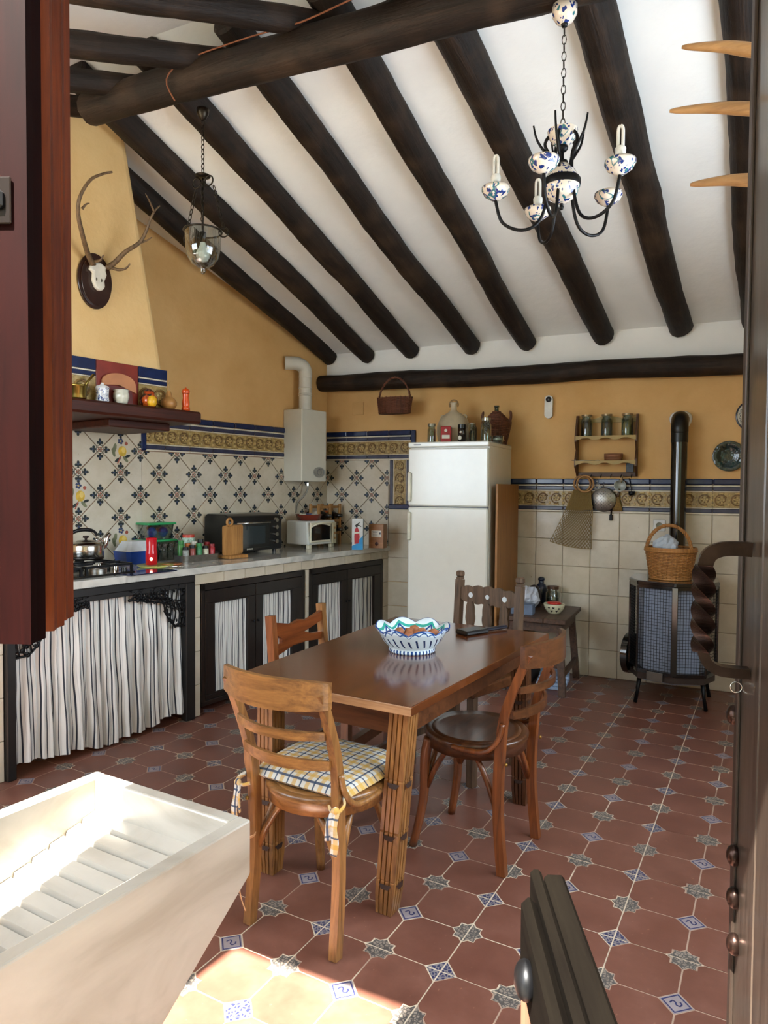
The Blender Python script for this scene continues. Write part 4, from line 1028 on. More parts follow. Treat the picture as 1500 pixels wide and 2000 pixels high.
b = MB(); b.M = Matrix.Translation((0, -.0345, .055))@Matrix.Rotation(pi/2, 4, 'X'); b.lathe([(0, .006), (.014, .005), (.021, 0)], 18); b.obj('lens', BLACKP, t)
def plate(label, p, r, mat, rimm=None):
    t = thing('wall_plate', label, 'plate', (p.x, 0, p.z), 0); b = MB(); b.M = Matrix.Rotation(pi/2, 4, 'X'); b.lathe([(0, .018), (r*.55, .016), (r*.62, .020), (r*.97, .034), (r, .032), (r*.9, .022), (r*.5, .004), (0, .003)], 40)
    o = b.obj('plate_body', mat, t)
    if rimm:
        b = MB(); b.M = Matrix.Rotation(pi/2, 4, 'X'); b.lathe([(r*.90, .034), (r*.97, .036), (r*1.0, .033)], 40); 
        b.obj('rim', rimm, t)
        b = MB()
        for k in range(22): a = 2*pi*k/22; b.torus((r*.82*cos(a), -.029, r*.82*sin(a)), r*.085, .0022, 8, 4, 'y', (a+pi/2-.0+0, a+pi*1.5)) 
        b.obj('painted_scallops', rimm, t, kind='stuff')
GPL = NT('green_glaze'); _v = GPL.co(); _n = GPL.n('ShaderNodeTexVoronoi', Scale=34.0); GPL.l(_v, _n.inputs[0]); GPL.bump(_n.outputs[0], .5, .006); GPL = GPL.out(GPL.ramp(_n.outputs[0], [(.2, col('#0c3230')), (.6, col('#06201f'))]), .12, coat=.5)
plate('dark green glazed relief plate on the wall right of the stovepipe', bk(1424, 891, -.01), .102, GPL)
plate('white plate with a navy scalloped rim, above the green plate', bk(1472, 812, -.01), .108, plain('plate_white', '#c9c6bc', .15, coat=.4), plain('navy_rim', '#121a30', .15))
# ------------------------------------------------------------------ spice shelf
YW = plain('mustard_paint', '#9c8340', .45, var=.12); YD = plain('brown_edge_paint', '#4c2f16', .5)
pL, pR = bk(1128, 808, -.05), bk(1245, 808, -.05); zt_, zb_ = 1.905, 1.462; z1_, z2_ = bk(1190, 853, -.13).z, bk(1190, 902, -.13).z
xL, xR = pL.x, pR.x; Wd = xR-xL
t = thing('spice_rack', 'small mustard yellow wooden wall rack with scalloped shelves', 'shelf', ((xL+xR)/2, 0, 0))
for s in (-1, 1):
    b = MB(); b.prism([(-.012, zt_), (-.055, zt_-.005), (-.115, z1_+.01), (-.115, z1_-.03), (-.06, (z1_+z2_)/2), (-.115, z2_+.02), (-.115, z2_-.03), (-.05, zb_+.03), (-.012, zb_)], s*Wd/2-.007, s*Wd/2+.007, 'x'); b.obj('side', YD, t)
for z in (z1_, z2_):
    b = MB(); b.box((0, -.058, z), (Wd-.014, .105, .012)); b.obj('shelf_board', YW, t)
    n = 30; b = MB(); b.prism([(-Wd/2, z+.010)]+[(Wd/2, z+.010)]+[(Wd/2-Wd*i/n, z-.012-.008*cos(i/n*2*pi*3)) for i in range(n+1)], -.122, -.112, 'y'); b.obj('scalloped_edge', YW, t)
n = 30; b = MB(); b.prism([(-Wd/2, zt_-.055), (Wd/2, zt_-.055)]+[(Wd/2-Wd*i/n, zt_-.02+.012*cos((i/n-.5)*2*pi*1.5)) for i in range(n+1)], -.014, -.003, 'y'); b.obj('back_rail', YW, t)
b = MB(); b.box((0, -.012, zb_+.015), (Wd-.01, .016, .03), .002); hb_ = b.obj('hook_rail', YD, t)
for k in range(6):
    x = -Wd*.42+Wd*.84*k/5; b = MB(); b.tube(smoothpath([(x, -.02, zb_+.015), (x, -.045, zb_+.005), (x, -.050, zb_-.008), (x, -.058, zb_+.002)], 3), .0028, 5); b.obj('hook', IRON, hb_)
SPC = plain('dark_spice', '#241410', .7, var=.4, scale=90)
for (u, mat, lab, fl_) in ((1146, SPC, 'jar of dark spice at the left end of the mustard rack', .85), (1185, plain('brown_beans', '#2f1c12', .6, var=.5, scale=60), 'jar of brown beans in the middle of the mustard rack', .80), (1225, plain('olive_herbs', '#77763c', .7, var=.3, scale=70), 'jar of olive green herbs at the right end of the mustard rack', .85)):
    jar('spice_jar', lab, 'jar', (bk(u, 845, -.06).x, -.062, z1_+.0065), .040, .150, mat, plain('tin_lid', '#8c7a5c', .35, .6), fl_, neck=.82, lidh=.012)
b = MB(); n = 26; b.prism([(.062*cos(a), .040*sin(a)) for a in [2*pi*i/n for i in range(n)]], 0, .052, smooth=True); b.prism([(.064*cos(a), .042*sin(a)) for a in [2*pi*i/n for i in range(n)]], .024, .054, smooth=True)
o = b.obj('round_wooden_box', wood('chip_wood', '#6b4026', '#8f6243', 'X', .6), None, (bk(1198, 895, -.06).x, -.06, z2_+.0065)); tag(o, 'oval thin wooden box on the lower shelf of the mustard rack', 'box')
t = thing('ladle', 'small steel ladle lying on the lower shelf of the mustard rack', 'ladle', (xL+.09, -.08, z2_+.012)); b = MB(); b.tube([(-.12, 0, .004), (.05, 0, 0)], .0035, 6); b.obj('handle', TIN, t); b = MB(); b.ell((.06, 0, 0), (.018, .014, .006), 10, 5); b.obj('bowl', TIN, t)
o = (lambda b: b.box((0, 0, .04), (.050, .006, .085), .002).obj('small_picture', plain('dull_blue_card', '#3c4650', .5, var=.4, scale=40), None, (xR-.045, -.03, zb_+.032)))(MB()); tag(o, 'small dark blue card standing on the hook rail of the rack', 'card')
# hanging from the hooks (y about -.055)
# string bag with wooden rings: diamond net built of strands
t = thing('string_bag', 'tan knotted string bag with two round wooden handles hanging from the rack', 'bag', (bk(1140, 945, -.07).x, -.07, 0))
zc_ = bk(1140, 945, -.07).z
for y, dx in ((-.012, .012), (.010, -.012)): b = MB(); b.torus((dx, y, zc_), .058, .0075, 26, 6, 'y'); b.obj('ring_handle', plain('tan_ring', '#9c7240', .5), t)
pts_l = [(bk(u, v, -.07).x-t.location.x, bk(u, v, -.07).z) for u, v in ((1120, 957), (1103, 1000), (1088, 1030), (1074, 1057))]
pts_r = [(bk(u, v, -.07).x-t.location.x, bk(u, v, -.07).z) for u, v in ((1152, 957), (1158, 1000), (1156, 1035), (1155, 1072))]
def edge(P, v):
    i = min(2, int(v*3)); f = v*3-i; return V((P[i][0]+(P[i+1][0]-P[i][0])*f, 0, P[i][1]+(P[i+1][1]-P[i][1])*f))
def netp(u, v, side): a = edge(pts_l, v); c = edge(pts_r, v); p_ = a+(c-a)*u; p_.y = side*(.004+.022*sin(pi*u)*min(1, v*1.4)); p_.z += -.012*sin(pi*u)*v; return p_
b = MB(); NU, NV = 13, 20
for side in (-1, 1):
    for k in range(-NV, NU+1):
        for dr in (1, -1):
            pts = []
            for j in range(NV+1):
                u = (k+j*.66)/NU; u = u if dr > 0 else 1-u
                if -.001 <= u <= 1.001: pts.append(netp(u, j/NV, side))
            if len(pts) > 1: b.tube(pts, .0017, 3)
TWN = plain('tan_twine', '#8d7646', .85)
b.obj('net', TWN, t, kind='stuff')
b = MB(); b.tube([edge(pts_l, i/8) for i in range(9)], .003, 4); b.tube([edge(pts_r, i/8) for i in range(9)], .003, 4); b.tube([netp(i/10, 1, -1) for i in range(11)], .003, 4); b.obj('border_cord', TWN, t)
b = MB(); n = 12
vs = [netp(i/n, j/6*.3, 0)+V((0, 0, 0)) for j in range(7) for i in range(n+1)]; b.add(vs, [(j*(n+1)+i, j*(n+1)+i+1, (j+1)*(n+1)+i+1, (j+1)*(n+1)+i) for j in range(6) for i in range(n)], True); b.obj('gathered_mesh', plain('tan_net_cloth', '#8a713f', .9, var=.2, scale=150), t)
# trivet / round heat plate
p = bk(1179, 976, -.045); t = thing('skimmer_disc', 'round perforated grey metal disc hanging under the rack', 'pan', (p.x, -.04, p.z))
b = MB(); b.M = Matrix.Rotation(pi/2, 4, 'X'); b.lathe([(0, .0), (.085, 0), (.088, .004), (.083, .010), (0, .008)], 40); b.obj('disc', TIN, t)
for a in (1.6, 3.6, 5.7): b = MB(); b.ell((.062*cos(a), -.011, .062*sin(a)), (.006, .004, .006), 8, 5); b.obj('rivet', STEEL, t)
b = MB()
for i in range(-6, 7):
    for j in range(-6, 7):
        if i*i+j*j < 34 and (i+j) % 2 == 0: b.M = Matrix.Translation((i*.0115, -.0102, j*.0115))@Matrix.Rotation(pi/2, 4, 'X'); b.lathe([(0, 0), (.0028, 0)], 6, smooth=False)
b.obj('holes', BLACKP, t, kind='stuff'); b = MB(); b.tube([(0, -.004, .084), (-.004, -.006, .125)], .003, 5); b.obj('loop', TIN, t)
p = bk(1212, 948, -.07); t = thing('enamel_mug', 'pale grey enamel mug hanging by its handle from the rack', 'mug', (p.x, -.065, p.z), rot=(radians(95), radians(10), 0))
b = MB(); b.lathe([(0, -.032), (.036, -.032), (.039, -.028), (.040, .034), (.042, .036), (.038, .034), (.036, -.026), (0, -.028)], 24); b.obj('mug_body', plain('grey_enamel', '#a4a8a2', .2, coat=.5), t)
b = MB(); b.torus((0, .044, 0), .022, .0045, 14, 6, 'x'); b.obj('handle', plain('tan_handle', '#9a8560', .3), t)
for (nm, u, v, lab, mk) in (('measuring_cup', 1234, 962, 'small dark metal measuring cup hanging at the right of the rack', 0), ('pot_scraper', 1193, 1000, 'dark handled scraper hanging below the perforated disc', 1), ('hand_brush', 1206, 985, 'tan bristled hand brush hanging behind the mug', 2), ('tongs', 1128, 950, 'thin steel tongs hanging inside the wooden rings', 3), ('strainer', 1166, 948, 'looped wire whisk hanging between the string bag and the mug', 4)):
    p = bk(u, v, -.05); t = thing(nm, lab, nm.split('_')[-1], (p.x, -.035 if mk != 4 else -.06, p.z)); b = MB()
    if mk == 0: b.lathe([(0, 0), (.020, 0), (.023, .03), (.021, .03), (.018, .003)], 18, (0, -.02, -.02)); b.obj('cup', IRON, t); b = MB(); b.tube([(0, -.02, .008), (-.02, .0, .10)], .003, 5); b.obj('handle', IRON, t)
    if mk == 1: b.box((0, 0, -.04), (.022, .012, .045), .004); b.obj('blade', IRON, t); b = MB(); b.tube([(0, 0, -.02), (.01, .004, .135)], .006, 6); b.obj('handle', IRON, t)
    if mk == 2:
        b.lathe([(0, -.05), (.034, -.05), (.028, -.01), (.014, .03), (.012, .05), (0, .055)], 16, sy=.5); b.obj('bristles', plain('bristle', '#7b6030', .9, var=.35, scale=100), t); b = MB(); b.tube([(0, 0, .05), (.01, 0, .11)], .008, 7); b.obj('handle', OLDW, t)
    if mk == 3:
        for s in (-1, 1): b = MB(); b.tube(smoothpath([(0, -.0, .03), (s*.012, 0, -.03), (s*.016, 0, -.10)], 3), .0028, 5); b.obj('arm', STEEL, t)
    if mk == 4:
        for k in range(4): b = MB(); b.torus((0, 0, 0), .012+.004*k, .0013, 14, 4, 'y'); b.obj('wire_loop', STEEL, t, (0, .004*k, -.01)) 
        b = MB(); b.tube([(0, .004, .01), (0, .004, .045)], .003, 5); b.obj('handle', STEEL, t)
# ------------------------------------------------------------------ stovepipe, stove, basket
BLKE = plain('black_enamel', '#0b0b0c', .12, var=.2, coat=.6)
px_ = bk(1326, 900, -.17).x
t = thing('stovepipe', 'glossy black stovepipe rising from the stove into the wall', 'pipe', (px_, -.16, 0))
ztop = bk(1325, 838, -.16).z
b = MB(); b.cyl((0, 0, .80), .052, ztop-.80, 28); b.obj('pipe', BLKE, t)
b = MB(); b.tube(smoothpath([(0, 0, ztop-.02), (0, .0, ztop+.02), (0, .045, ztop+.065), (0, .10, ztop+.075), (0, .158, ztop+.075)], 4), .056, 20); b.obj('elbow', plain('matt_black_pipe', '#141310', .35, .3), t)
b = MB(); b.cyl((0, 0, ztop-.09), .0545, .10, 28); b.obj('collar', plain('matt_black_pipe', '#141310', .35, .3), t)
b = MB(); b.M = Matrix.Translation((0, .1585, ztop+.07))@Matrix.Rotation(pi/2, 4, 'X'); b.lathe([(0, 0), (.072, 0), (.066, .006), (.05, .007)], 24, wob=lambda a, r, z, j: (r*(1+.08*sin(a*3)), z)); b.obj('plaster_collar', WHITEP, t)
sx_, sy_ = 2.80, -.36
t = thing('wood_stove', 'black cast iron stove with wire mesh guard panels in the right back corner', 'stove', (sx_, sy_, 0))
R_ = .265; pls = [(R_*cos(radians(a)), R_*sin(radians(a))) for a in (0, -45, -85, -135, -180)]; pl2 = [(-.255, .20), (-.262, -.04), (-.20, -.19), (.02, -.255), (.20, -.19), (.262, -.04), (.255, .20)]
zl, zu = .215, .765
b = MB(); b.prism([(x*1.03, y*1.03) for x, y in pl2], zu, zu+.028); o = b.obj('top_plate', BLKE, t); md = o.modifiers.new('b', 'BEVEL'); md.width = .006
b = MB(); b.prism([(x*.97, y*.97) for x, y in pl2], .165, .225); b.obj('lower_band', plain('rust_brown_iron', '#3c332f', .4, .4, var=.35, scale=9), t)
b = MB(); b.box((-.09, -.232, .195), (.10, .012, .055), .002, rz=-.31); b.obj('ash_plate', plain('worn_iron', '#7d7770', .35, .7), t)
b = MB(); b.prism([(x*.82, y*.82) for x, y in pl2], .15, zu); b.obj('firebox', plain('blue_reflection', '#8f9bb0', .35, var=.12, scale=6), t)  # pale blue stands in for the reflection behind the mesh
for i in range(6):
    (x0, y0), (x1, y1) = pl2[i], pl2[i+1]; p0, p1 = V((x0, y0, 0)), V((x1, y1, 0)); d = p1-p0; L = d.length; nx = max(2, int(L/.0165)); b = MB()
    if i in (0, 1, 2, 3, 4, 5):
        for k in range(1, nx): q = p0+d*k/nx; b.bar((q.x, q.y, zl+.01), (q.x, q.y, zu), .0022, .0022, d)
        nz = int((zu-zl)/.0185)
        for k in range(1, nz): z = zl+(zu-zl)*k/nz; b.bar((x0, y0, z), (x1, y1, z), .0022, .0022)
        b.obj('wire_mesh', IRON, t, kind='stuff')
for i, (x, y) in enumerate(pl2):
    wv = .034 if i == 3 else .013
    b = MB(); b.box((x, y, (zl+zu)/2), (wv, .014, zu-zl), .002); b.obj('upright', BLKE, t)
for z in (zl+.004, zu-.006):
    for i in range(6):
        b = MB(); b.bar((*pl2[i], z), (*pl2[i+1], z), .010, .020); b.obj('rail', BLKE, t)
for x, y in ((-.185, -.15), (.185, -.15), (-.2, .16), (.2, .16)):
    b = MB(); b.tube([(x, y, .17), (x*1.05, y*1.05, .08), (x*1.12, y*1.1, .001)], [.016, .011, .013], 8); b.obj('leg', IRON, t)
b = MB(); b.M = Matrix.Translation((-.235, .04, .27))@Matrix.Rotation(pi/2, 4, 'Y')@Matrix.Rotation(.25, 4, 'X'); b.cyl((0, 0, -.05), .135, .04, 30); b.obj('side_drum', BLKE, t)
# basket standing on the stove
p = bk(1308, 1131, -.42); t = thing('wicker_basket', 'honey coloured wicker basket with a hoop handle standing on the stove', 'basket', (p.x, -.38, zu+.029))
ro = lambda z: .122+.16*z; woven(ro, .004, .175, 18, 28, .007, 84).obj('wicker_body', WICKL, t); stakes_mb(ro, 0, .18, 28, .004).obj('stakes', WICKL, t)
b = MB(); b.torus((0, 0, .185), .153, .011, 40, 7); b.torus((0, 0, .198), .153, .009, 40, 7); b.torus((0, 0, .006), .124, .007, 36, 6); b.lathe([(0, .006), (.12, .006)], 24); b.obj('rim', WICKL, t)
b = MB(); 
for k in range(3): b.tube([(.135*cos(a)+.007*cos(a*16+k*2.1)*cos(a)-.012, .007*sin(a*16+k*2.1)-.05*0, .18+.165*sin(a)+.007*cos(a*16+k*2.1)*sin(a)) for a in [pi*i/48 for i in range(49)]], .0065, 6)
b.obj('handle', WICKL, t, (0, -.0, 0), (0, 0, .2))
def crumple(r, seed, n=18):
    b = MB(); b.ell((0, 0, 0), 1, n, n//2+2); off = V((seed*3.3, 1, 2)); b.v = [p*(r*(1+.35*noise.noise(p*1.7+off)+.22*noise.noise(p*4+off))) for p in b.v]; b.sm = [False]*len(b.sm); return b
PAPR = plain('white_paper', '#a9b2bc', .7)
o = crumple(.075, 3).obj('crumpled_paper', PAPR, None, (p.x-.03, -.40, zu+.029+.20), (0, 0, 0)); o.scale = (.95, .9, 1.05); tag(o, 'crumpled white paper stuffed in the wicker basket on the stove', 'paper')
for k in range(4):
    o = (lambda b: b.tube([(0, 0, -.06), (.01, 0, .03)], [.022, .019], 8).obj('kindling_stick', wood('kindling', '#5c3d22', '#8d6338', 'Z', .7), None, (p.x+.035+.050*(k % 2), -.40+.055*(k//2), zu+.20), (.12*(k//2), .16*(k % 2), 0)))(MB()); tag(o, 'short brown kindling stick standing behind the crumpled paper in the stove basket', 'stick', 'kindling in the stove basket')
p = bk(1288, 1026, 0); t = thing('wall_socket', 'white wall socket on the tiles behind the wicker basket', 'socket', (p.x, -.0095, p.z)); b = MB(); b.box((0, -.005, 0), (.08, .010, .08), .004); b.obj('cover', plain('socket_white', '#c9cbc8', .35), t); b = MB(); b.M = Matrix.Translation((0, -.0101, 0))@Matrix.Rotation(pi/2, 4, 'X'); b.lathe([(0, 0), (.020, 0), (.022, .001)], 18); b.obj('outlet', plain('grey_lid', '#7d7c6c', .4), t)
# ------------------------------------------------------------------ small bench in the corner and what stands on it
BZ = .515; t = thing('bench', 'old dark wooden bench with splayed legs beside the board', 'bench', (1.95, -.37, 0))
DW = wood('worn_dark_wood', '#2c1c14', '#5f4534', 'Y', .5)
b = MB(); 
for k in range(3): bb = MB(); bb.box((-.147+.147*k, 0, BZ-.016), (.145, .60, .032), .004); bb.obj('plank', DW, t)
b = MB(); b.box((0, 0, BZ-.065), (.38, .50, .06)); b.obj('apron', DW, t)
for x in (-1, 1):
    for y in (-1, 1): b = MB(); b.bar((x*.165, y*.21, BZ-.03), (x*.20, y*.265, .001), .045, .035, (0, 1, 0)); b.obj('leg', DW, t)
b = MB(); b.bar((.195, -.24, .14), (.195, .24, .14), .022, .035); b.obj('stretcher', DW, t); b = MB(); b.bar((-.19, -.235, .20), (.19, -.235, .20), .022, .04); b.obj('stretcher', DW, t)
def onb(u, v, z=BZ): return fl(u, v, z)
p = onb(1077, 1199); t = thing('heart_bowl', 'cream bowl with black hearts and a red lid on the corner bench', 'bowl', (p.x+.01, p.y+.04, BZ))
b = MB(); b.lathe([(0, 0), (.040, 0), (.045, .006), (.068, .035), (.072, .062), (.070, .068), (.064, .06), (0, .05)], 28); bo = b.obj('bowl_body', plain('cream_glaze', '#c9c7a8', .15, coat=.4), t)
HB = plain('black_heart', '#191312', .3)
for a, z in ((-1.9, .045), (-1.45, .045), (-1.65, .022), (-2.5, .040), (-.9, .040), (-1.1, .022)):
    r = .066 if z > .03 else .056; c = V((r*1.02*cos(a), r*1.02*sin(a), z)); u = V((-sin(a), cos(a), 0)); nn = V((cos(a), sin(a), 0))*.003
    b = MB(); P = [(0, -.009), (.009, .001), (.007, .007), (.003, .007), (0, .003), (-.003, .007), (-.007, .007), (-.009, .001)]; b.poly([c+nn+u*x+V((0, 0, zz))+V((cos(a), sin(a), 0))*zz*.4 for x, zz in P]); b.obj('heart', HB, bo)
b = MB(); b.lathe([(0, .080), (.040, .078), (.050, .070), (.048, .066)], 24); b.obj('lid', plain('red_lid', '#b3261c', .3), t)
p = onb(1052, 1180); t = thing('blue_bottle', 'dark blue stoppered bottle on the corner bench', 'bottle', (p.x, p.y+.08, BZ))
b = MB(); b.lathe([(0, 0), (.042, 0), (.045, .01), (.045, .11), (.034, .135), (.020, .145), (.019, .165)], 22); b.obj('body', plain('dark_blue_glaze', '#1f2738', .25), t); b = MB(); b.ell((0, 0, .178), (.026, .026, .018), 14, 8); b.obj('stopper', plain('dark_blue_glaze', '#1f2738', .25), t)
p = onb(1090, 1172); jar('wire_jar', 'clip top glass jar with a brown lid at the back of the corner bench', 'jar', (p.x+.02, -.14, BZ), .052, .13, plain('peppercorns', '#5f584c', .7, var=.4, scale=80), plain('brown_lid', '#4f3423', .5), .6, neck=.72, lidh=.022)
o = crumple(.085, 8).obj('white_cloth', plain('white_cloth', '#b9bfcb', .85), None, (1.85, -.38, BZ+.085)); o.scale = (.95, 1.1, .95); tag(o, 'crumpled white cloth lying on the corner bench beside the board', 'cloth')
t = thing('folded_box', 'blue grey cardboard box under the white cloth on the corner bench', 'box', (1.86, -.55, BZ)); b = MB(); b.box((0, 0, .035), (.15, .08, .07), .003); b.obj('carton', plain('blue_grey_card', '#5c6b82', .6, var=.3), t)
b = MB(); b.lathe([(0, 0), (.05, 0), (.055, .04), (.03, .075), (0, .08)], 16); o = b.obj('dark_pouch', plain('dark_brown_leather', '#2a1d18', .5), None, (1.86, -.22, BZ), ); o.scale = (1, 1, 2.0); tag(o, 'dark brown round topped bag behind the white cloth on the bench', 'bag')
t = thing('newspaper_bundle', 'folded pale blue papers lying on the floor under the corner bench', 'papers', (2.03, -.36, 0), .05)
for k in range(4): b = MB(); b.box((.004*k, .003*k, .012+.022*k), (.20, .28-.02*k, .020), .003, rz=.03*k); b.obj('folded_paper', plain('pale_blue_paper', '#8fa3bd', .8, var=.2), t)
t = thing('floor_crate', 'dark crate on the floor under the corner bench', 'crate', (1.81, -.24, 0)); b = MB(); b.box((0, 0, .09), (.16, .26, .18), .004); b.obj('crate_body', plain('dark_crate', '#2b2724', .7, var=.4), t)
# ================================================================== on the worktop
WZ = .8905
def onw(u, v, back=0): p = fl(u, v, WZ); q = p-LN*back; return V((q.x, q.y, WZ))
# gas hob
a_, b_ = cfr(fl(258, 1118, WZ)), cfr(fl(250, 1140, WZ))
xh1 = a_.x; xh0 = xh1-.60; t = thing('gas_hob', 'black gas hob with iron pan supports set on the worktop under the hood', 'hob', (*cpt(-(xh0+xh1)/2, .0, 0).xy, 0), CROT)
b = MB(); b.box((0, .315, WZ+.006), (.60, .50, .012), .004); b.obj('hob_plate', BLKE, t)
for s in (-1, 1):
    for yy in (.19, .43):
        b = MB(); b.cyl((s*.15, yy, WZ+.012), .045, .016, 20); b.cyl((s*.15, yy, WZ+.028), .034, .008, 20, .03); b.obj('burner', TIN if yy < .3 else IRON, t)
    b = MB(); z = WZ+.052
    for x in (-.135, .135): b.bar((s*.15+x, .085, z), (s*.15+x, .545, z), .010, .012)
    for y in (.085, .545, .315): b.bar((s*.15-.135, y, z), (s*.15+.135, y, z), .010, .012)
    for yy in (.19, .43):
        b.bar((s*.15-.135, yy, z+.004), (s*.15-.03, yy, z+.004), .008, .012); b.bar((s*.15+.03, yy, z+.004), (s*.15+.135, yy, z+.004), .008, .012)
        b.bar((s*.15, yy-.10, z+.004), (s*.15, yy-.03, z+.004), .008, .012); b.bar((s*.15, yy+.03, z+.004), (s*.15, yy+.10, z+.004), .008, .012)
    for x in (-.135, .135):
        for y in (.085, .545): b.box((s*.15+x, y, WZ+.03), (.012, .012, .036))
    b.obj('pan_support', IRON, t)
for k in range(4): b = MB(); b.cyl((.262, .12+.075*k, WZ+.012), .017, .020, 16, .014); b.obj('control_knob', STEEL if k % 2 else BLACKP, t)
# kettle on the hob
p = fl(168, 1092, WZ+.06); t = thing('kettle', 'steel kettle with a black bow handle standing on the gas hob', 'kettle', (p.x, p.y, WZ+.0625), LROT)
b = MB(); b.lathe([(0, 0), (.088, 0), (.094, .006), (.094, .075), (.088, .088), (.050, .100), (.0, .102)], 36); b.obj('body', STEEL, t)
b = MB(); b.lathe([(0, .0), (.096, 0), (.097, .012), (.094, .014)], 36); b.obj('base_band', plain('dark_base', '#2a2622', .3, .7), t)
b = MB(); b.lathe([(0, .108), (.046, .104), (.050, .100)], 28); lid = b.obj('lid', STEEL, t); b = MB(); b.lathe([(.006, .106), (.008, .116), (.017, .120), (.015, .130), (0, .132)], 16); b.obj('knob', plain('brown_knob', '#24140e', .3), lid)
b = MB(); b.tube(smoothpath([(.080, 0, .05), (.115, 0, .075), (.128, 0, .115), (.148, 0, .135)], 4), [.022-.0009*i for i in range(13)], 12); b.obj('spout', STEEL, t)
b = MB(); b.tube(smoothpath([(-.092, 0, .085), (-.100, 0, .115), (-.080, 0, .150), (-.02, 0, .165), (.045, 0, .155), (.068, 0, .128)], 4), [.008]*5+[.011]*11+[.008]*5, 8, flat=(1, .7)); b.obj('handle', BLACKP, t)
for x in (-.092, .066): b = MB(); b.tube([(x, 0, .088), (x, 0, .115)], .007, 6); b.obj('handle_mount', STEEL, t)
# blue tub with white domed top (small cooler / butter dish)
p = onw(252, 1100); t = thing('butter_tub', 'blue plastic tub with a ribbed white lid beside the hob', 'tub', (p.x, p.y+.05, WZ), LROT)
def frust(z0, z1, a0, b0, a1, b1, k=.8): 
    b = MB(); P = lambda a, c: [(a*k, -c), (a, -c*k), (a, c*k), (a*k, c), (-a*k, c), (-a, c*k), (-a, -c*k), (-a*k, -c)]
    A, B_ = P(a0, b0), P(a1, b1); b.add([(x, y, z0) for x, y in A]+[(x, y, z1) for x, y in B_], [tuple(range(8))[::-1], tuple(range(8, 16))]+[(i, (i+1) % 8, 8+(i+1) % 8, 8+i) for i in range(8)]); return b
frust(0, .075, .095, .075, .108, .085).obj('tub_body', plain('royal_blue_plastic', '#143a86', .25), t); frust(.076, .135, .100, .08, .066, .05).obj('lid', plain('white_plastic', '#c9ced0', .35), t)
# red candle lantern
CANR = NT('red_candle_glass'); CANR.out(col('#9c0c1c'), .15); CANR.b.inputs['Emission Color'].default_value = (1, .02, .03, 1); CANR.b.inputs['Emission Strength'].default_value = .06; CANR = CANR.m
p = onw(291, 1107); t = thing('votive_candle', 'lit red glass votive candle on a small plate beside the blue tub', 'candle', (p.x, p.y+.02, WZ+.012))
b = MB(); b.lathe([(0, 0), (.033, 0), (.033, .07), (.029, .09), (.031, .155), (.029, .157)], 26); b.obj('glass', CANR, t); b = MB(); b.ell((.018, -.020, .035), (.010, .010, .013), 10, 7); fm = NT('candle_flame'); fm.out(col('#ff8060')); fm.b.inputs['Emission Color'].default_value = (1, .35, .25, 1); fm.b.inputs['Emission Strength'].default_value = 6; b.obj('flame', fm.m, t)
b = MB(); b.lathe([(0, .002), (.085, .001), (.105, .010), (.103, .012), (.08, .006), (0, .006)], 32); o = b.obj('yellow_plate', plain('lime_plate', '#b3b25c', .3), None, (p.x+.03, p.y+.02, WZ)); tag(o, 'small lime yellow plate under the red candle', 'plate')
b = MB(); b.lathe([(0, .002), (.055, .001), (.068, .008), (0, .006)], 26); o = b.obj('orange_saucer', plain('orange_plate', '#b3662f', .3), None, tuple(onw(335, 1103))); tag(o, 'small orange patterned saucer beside the row of glasses', 'saucer')
b = MB(); b.tube([(0, -.06, .006), (0, .06, .008)], .005, 6); b.ell((0, .075, .008), (.015, .02, .005), 10, 5); o = b.obj('spoon', STEEL, None, tuple(onw(328, 1109)), (0, 0, -1.0)); tag(o, 'steel spoon lying in front of the plates on the worktop', 'spoon')
# glass tile / mat
b = MB(); b.box((0, 0, .003), (.30, .16, .006), .002); o = b.obj('blue_mat', plain('navy_mat', '#101a3c', .12, coat=.4), None, tuple(onw(285, 1118)), (0, 0, CROT)); tag(o, 'dark blue glossy mat lying in front of the red candle', 'mat')
# two stacked food boxes
p = onw(298, 1080); q = lwl(p); q.y = min(q.y, -.085); q.x -= .22; pos = LA*(-q.x)+LN*(-q.y); 
GRL = plain('green_lid', '#2f9c5c', .3); CLR = thinglass('clear_plastic', '#c6d2cc')
t = thing('food_box', 'clear food box with a green lid, lower of the stacked pair by the wall', 'box', (pos.x, pos.y, WZ), LROT); frust(0, .115, .095, .06, .105, .07).obj('box_body', CLR, t); b = MB(); b.box((0, 0, .122), (.225, .155, .014), .005); b.obj('lid', GRL, t); b = MB(); b.box((0, 0, .045), (.16, .09, .08), .01); b.obj('contents', plain('pale_contents', '#8a8b7a', .6, var=.4, scale=30), t)
t = thing('food_box', 'clear food box with blue contents and a green lid, upper of the stacked pair', 'box', (pos.x, pos.y, WZ+.130), LROT); frust(0, .095, .085, .055, .098, .065).obj('box_body', CLR, t); b = MB(); b.box((0, 0, .102), (.215, .145, .014), .005); b.obj('lid', GRL, t)
for x in (-.04, .045): b = MB(); b.ell((x, -.01, .045), (.032, .03, .035), 10, 6); b.obj('contents', plain('blue_contents', '#2a4d9c', .5, var=.5, scale=40), t)
# row of drinking glasses
for k in range(5):
    p = onw(311+13*k, 1093-1.2*k); t = bpy.data.objects.new
    b = MB(); b.lathe([(0, .006), (.022, .004), (.027, 0), (.031, .105), (.029, .105), (.024, .010), (0, .010)], 20); o = b.obj('drinking_glass', GLASS, None, (p.x+.03, p.y+.0, WZ)); tag(o, 'clear drinking glass, '+['nearest the red candle in the row', 'second from the red candle in the row', 'in the middle of the row by the candle', 'second from the spice tray in the row', 'nearest the spice tray in the row'][k], 'glass', 'row of drinking glasses')
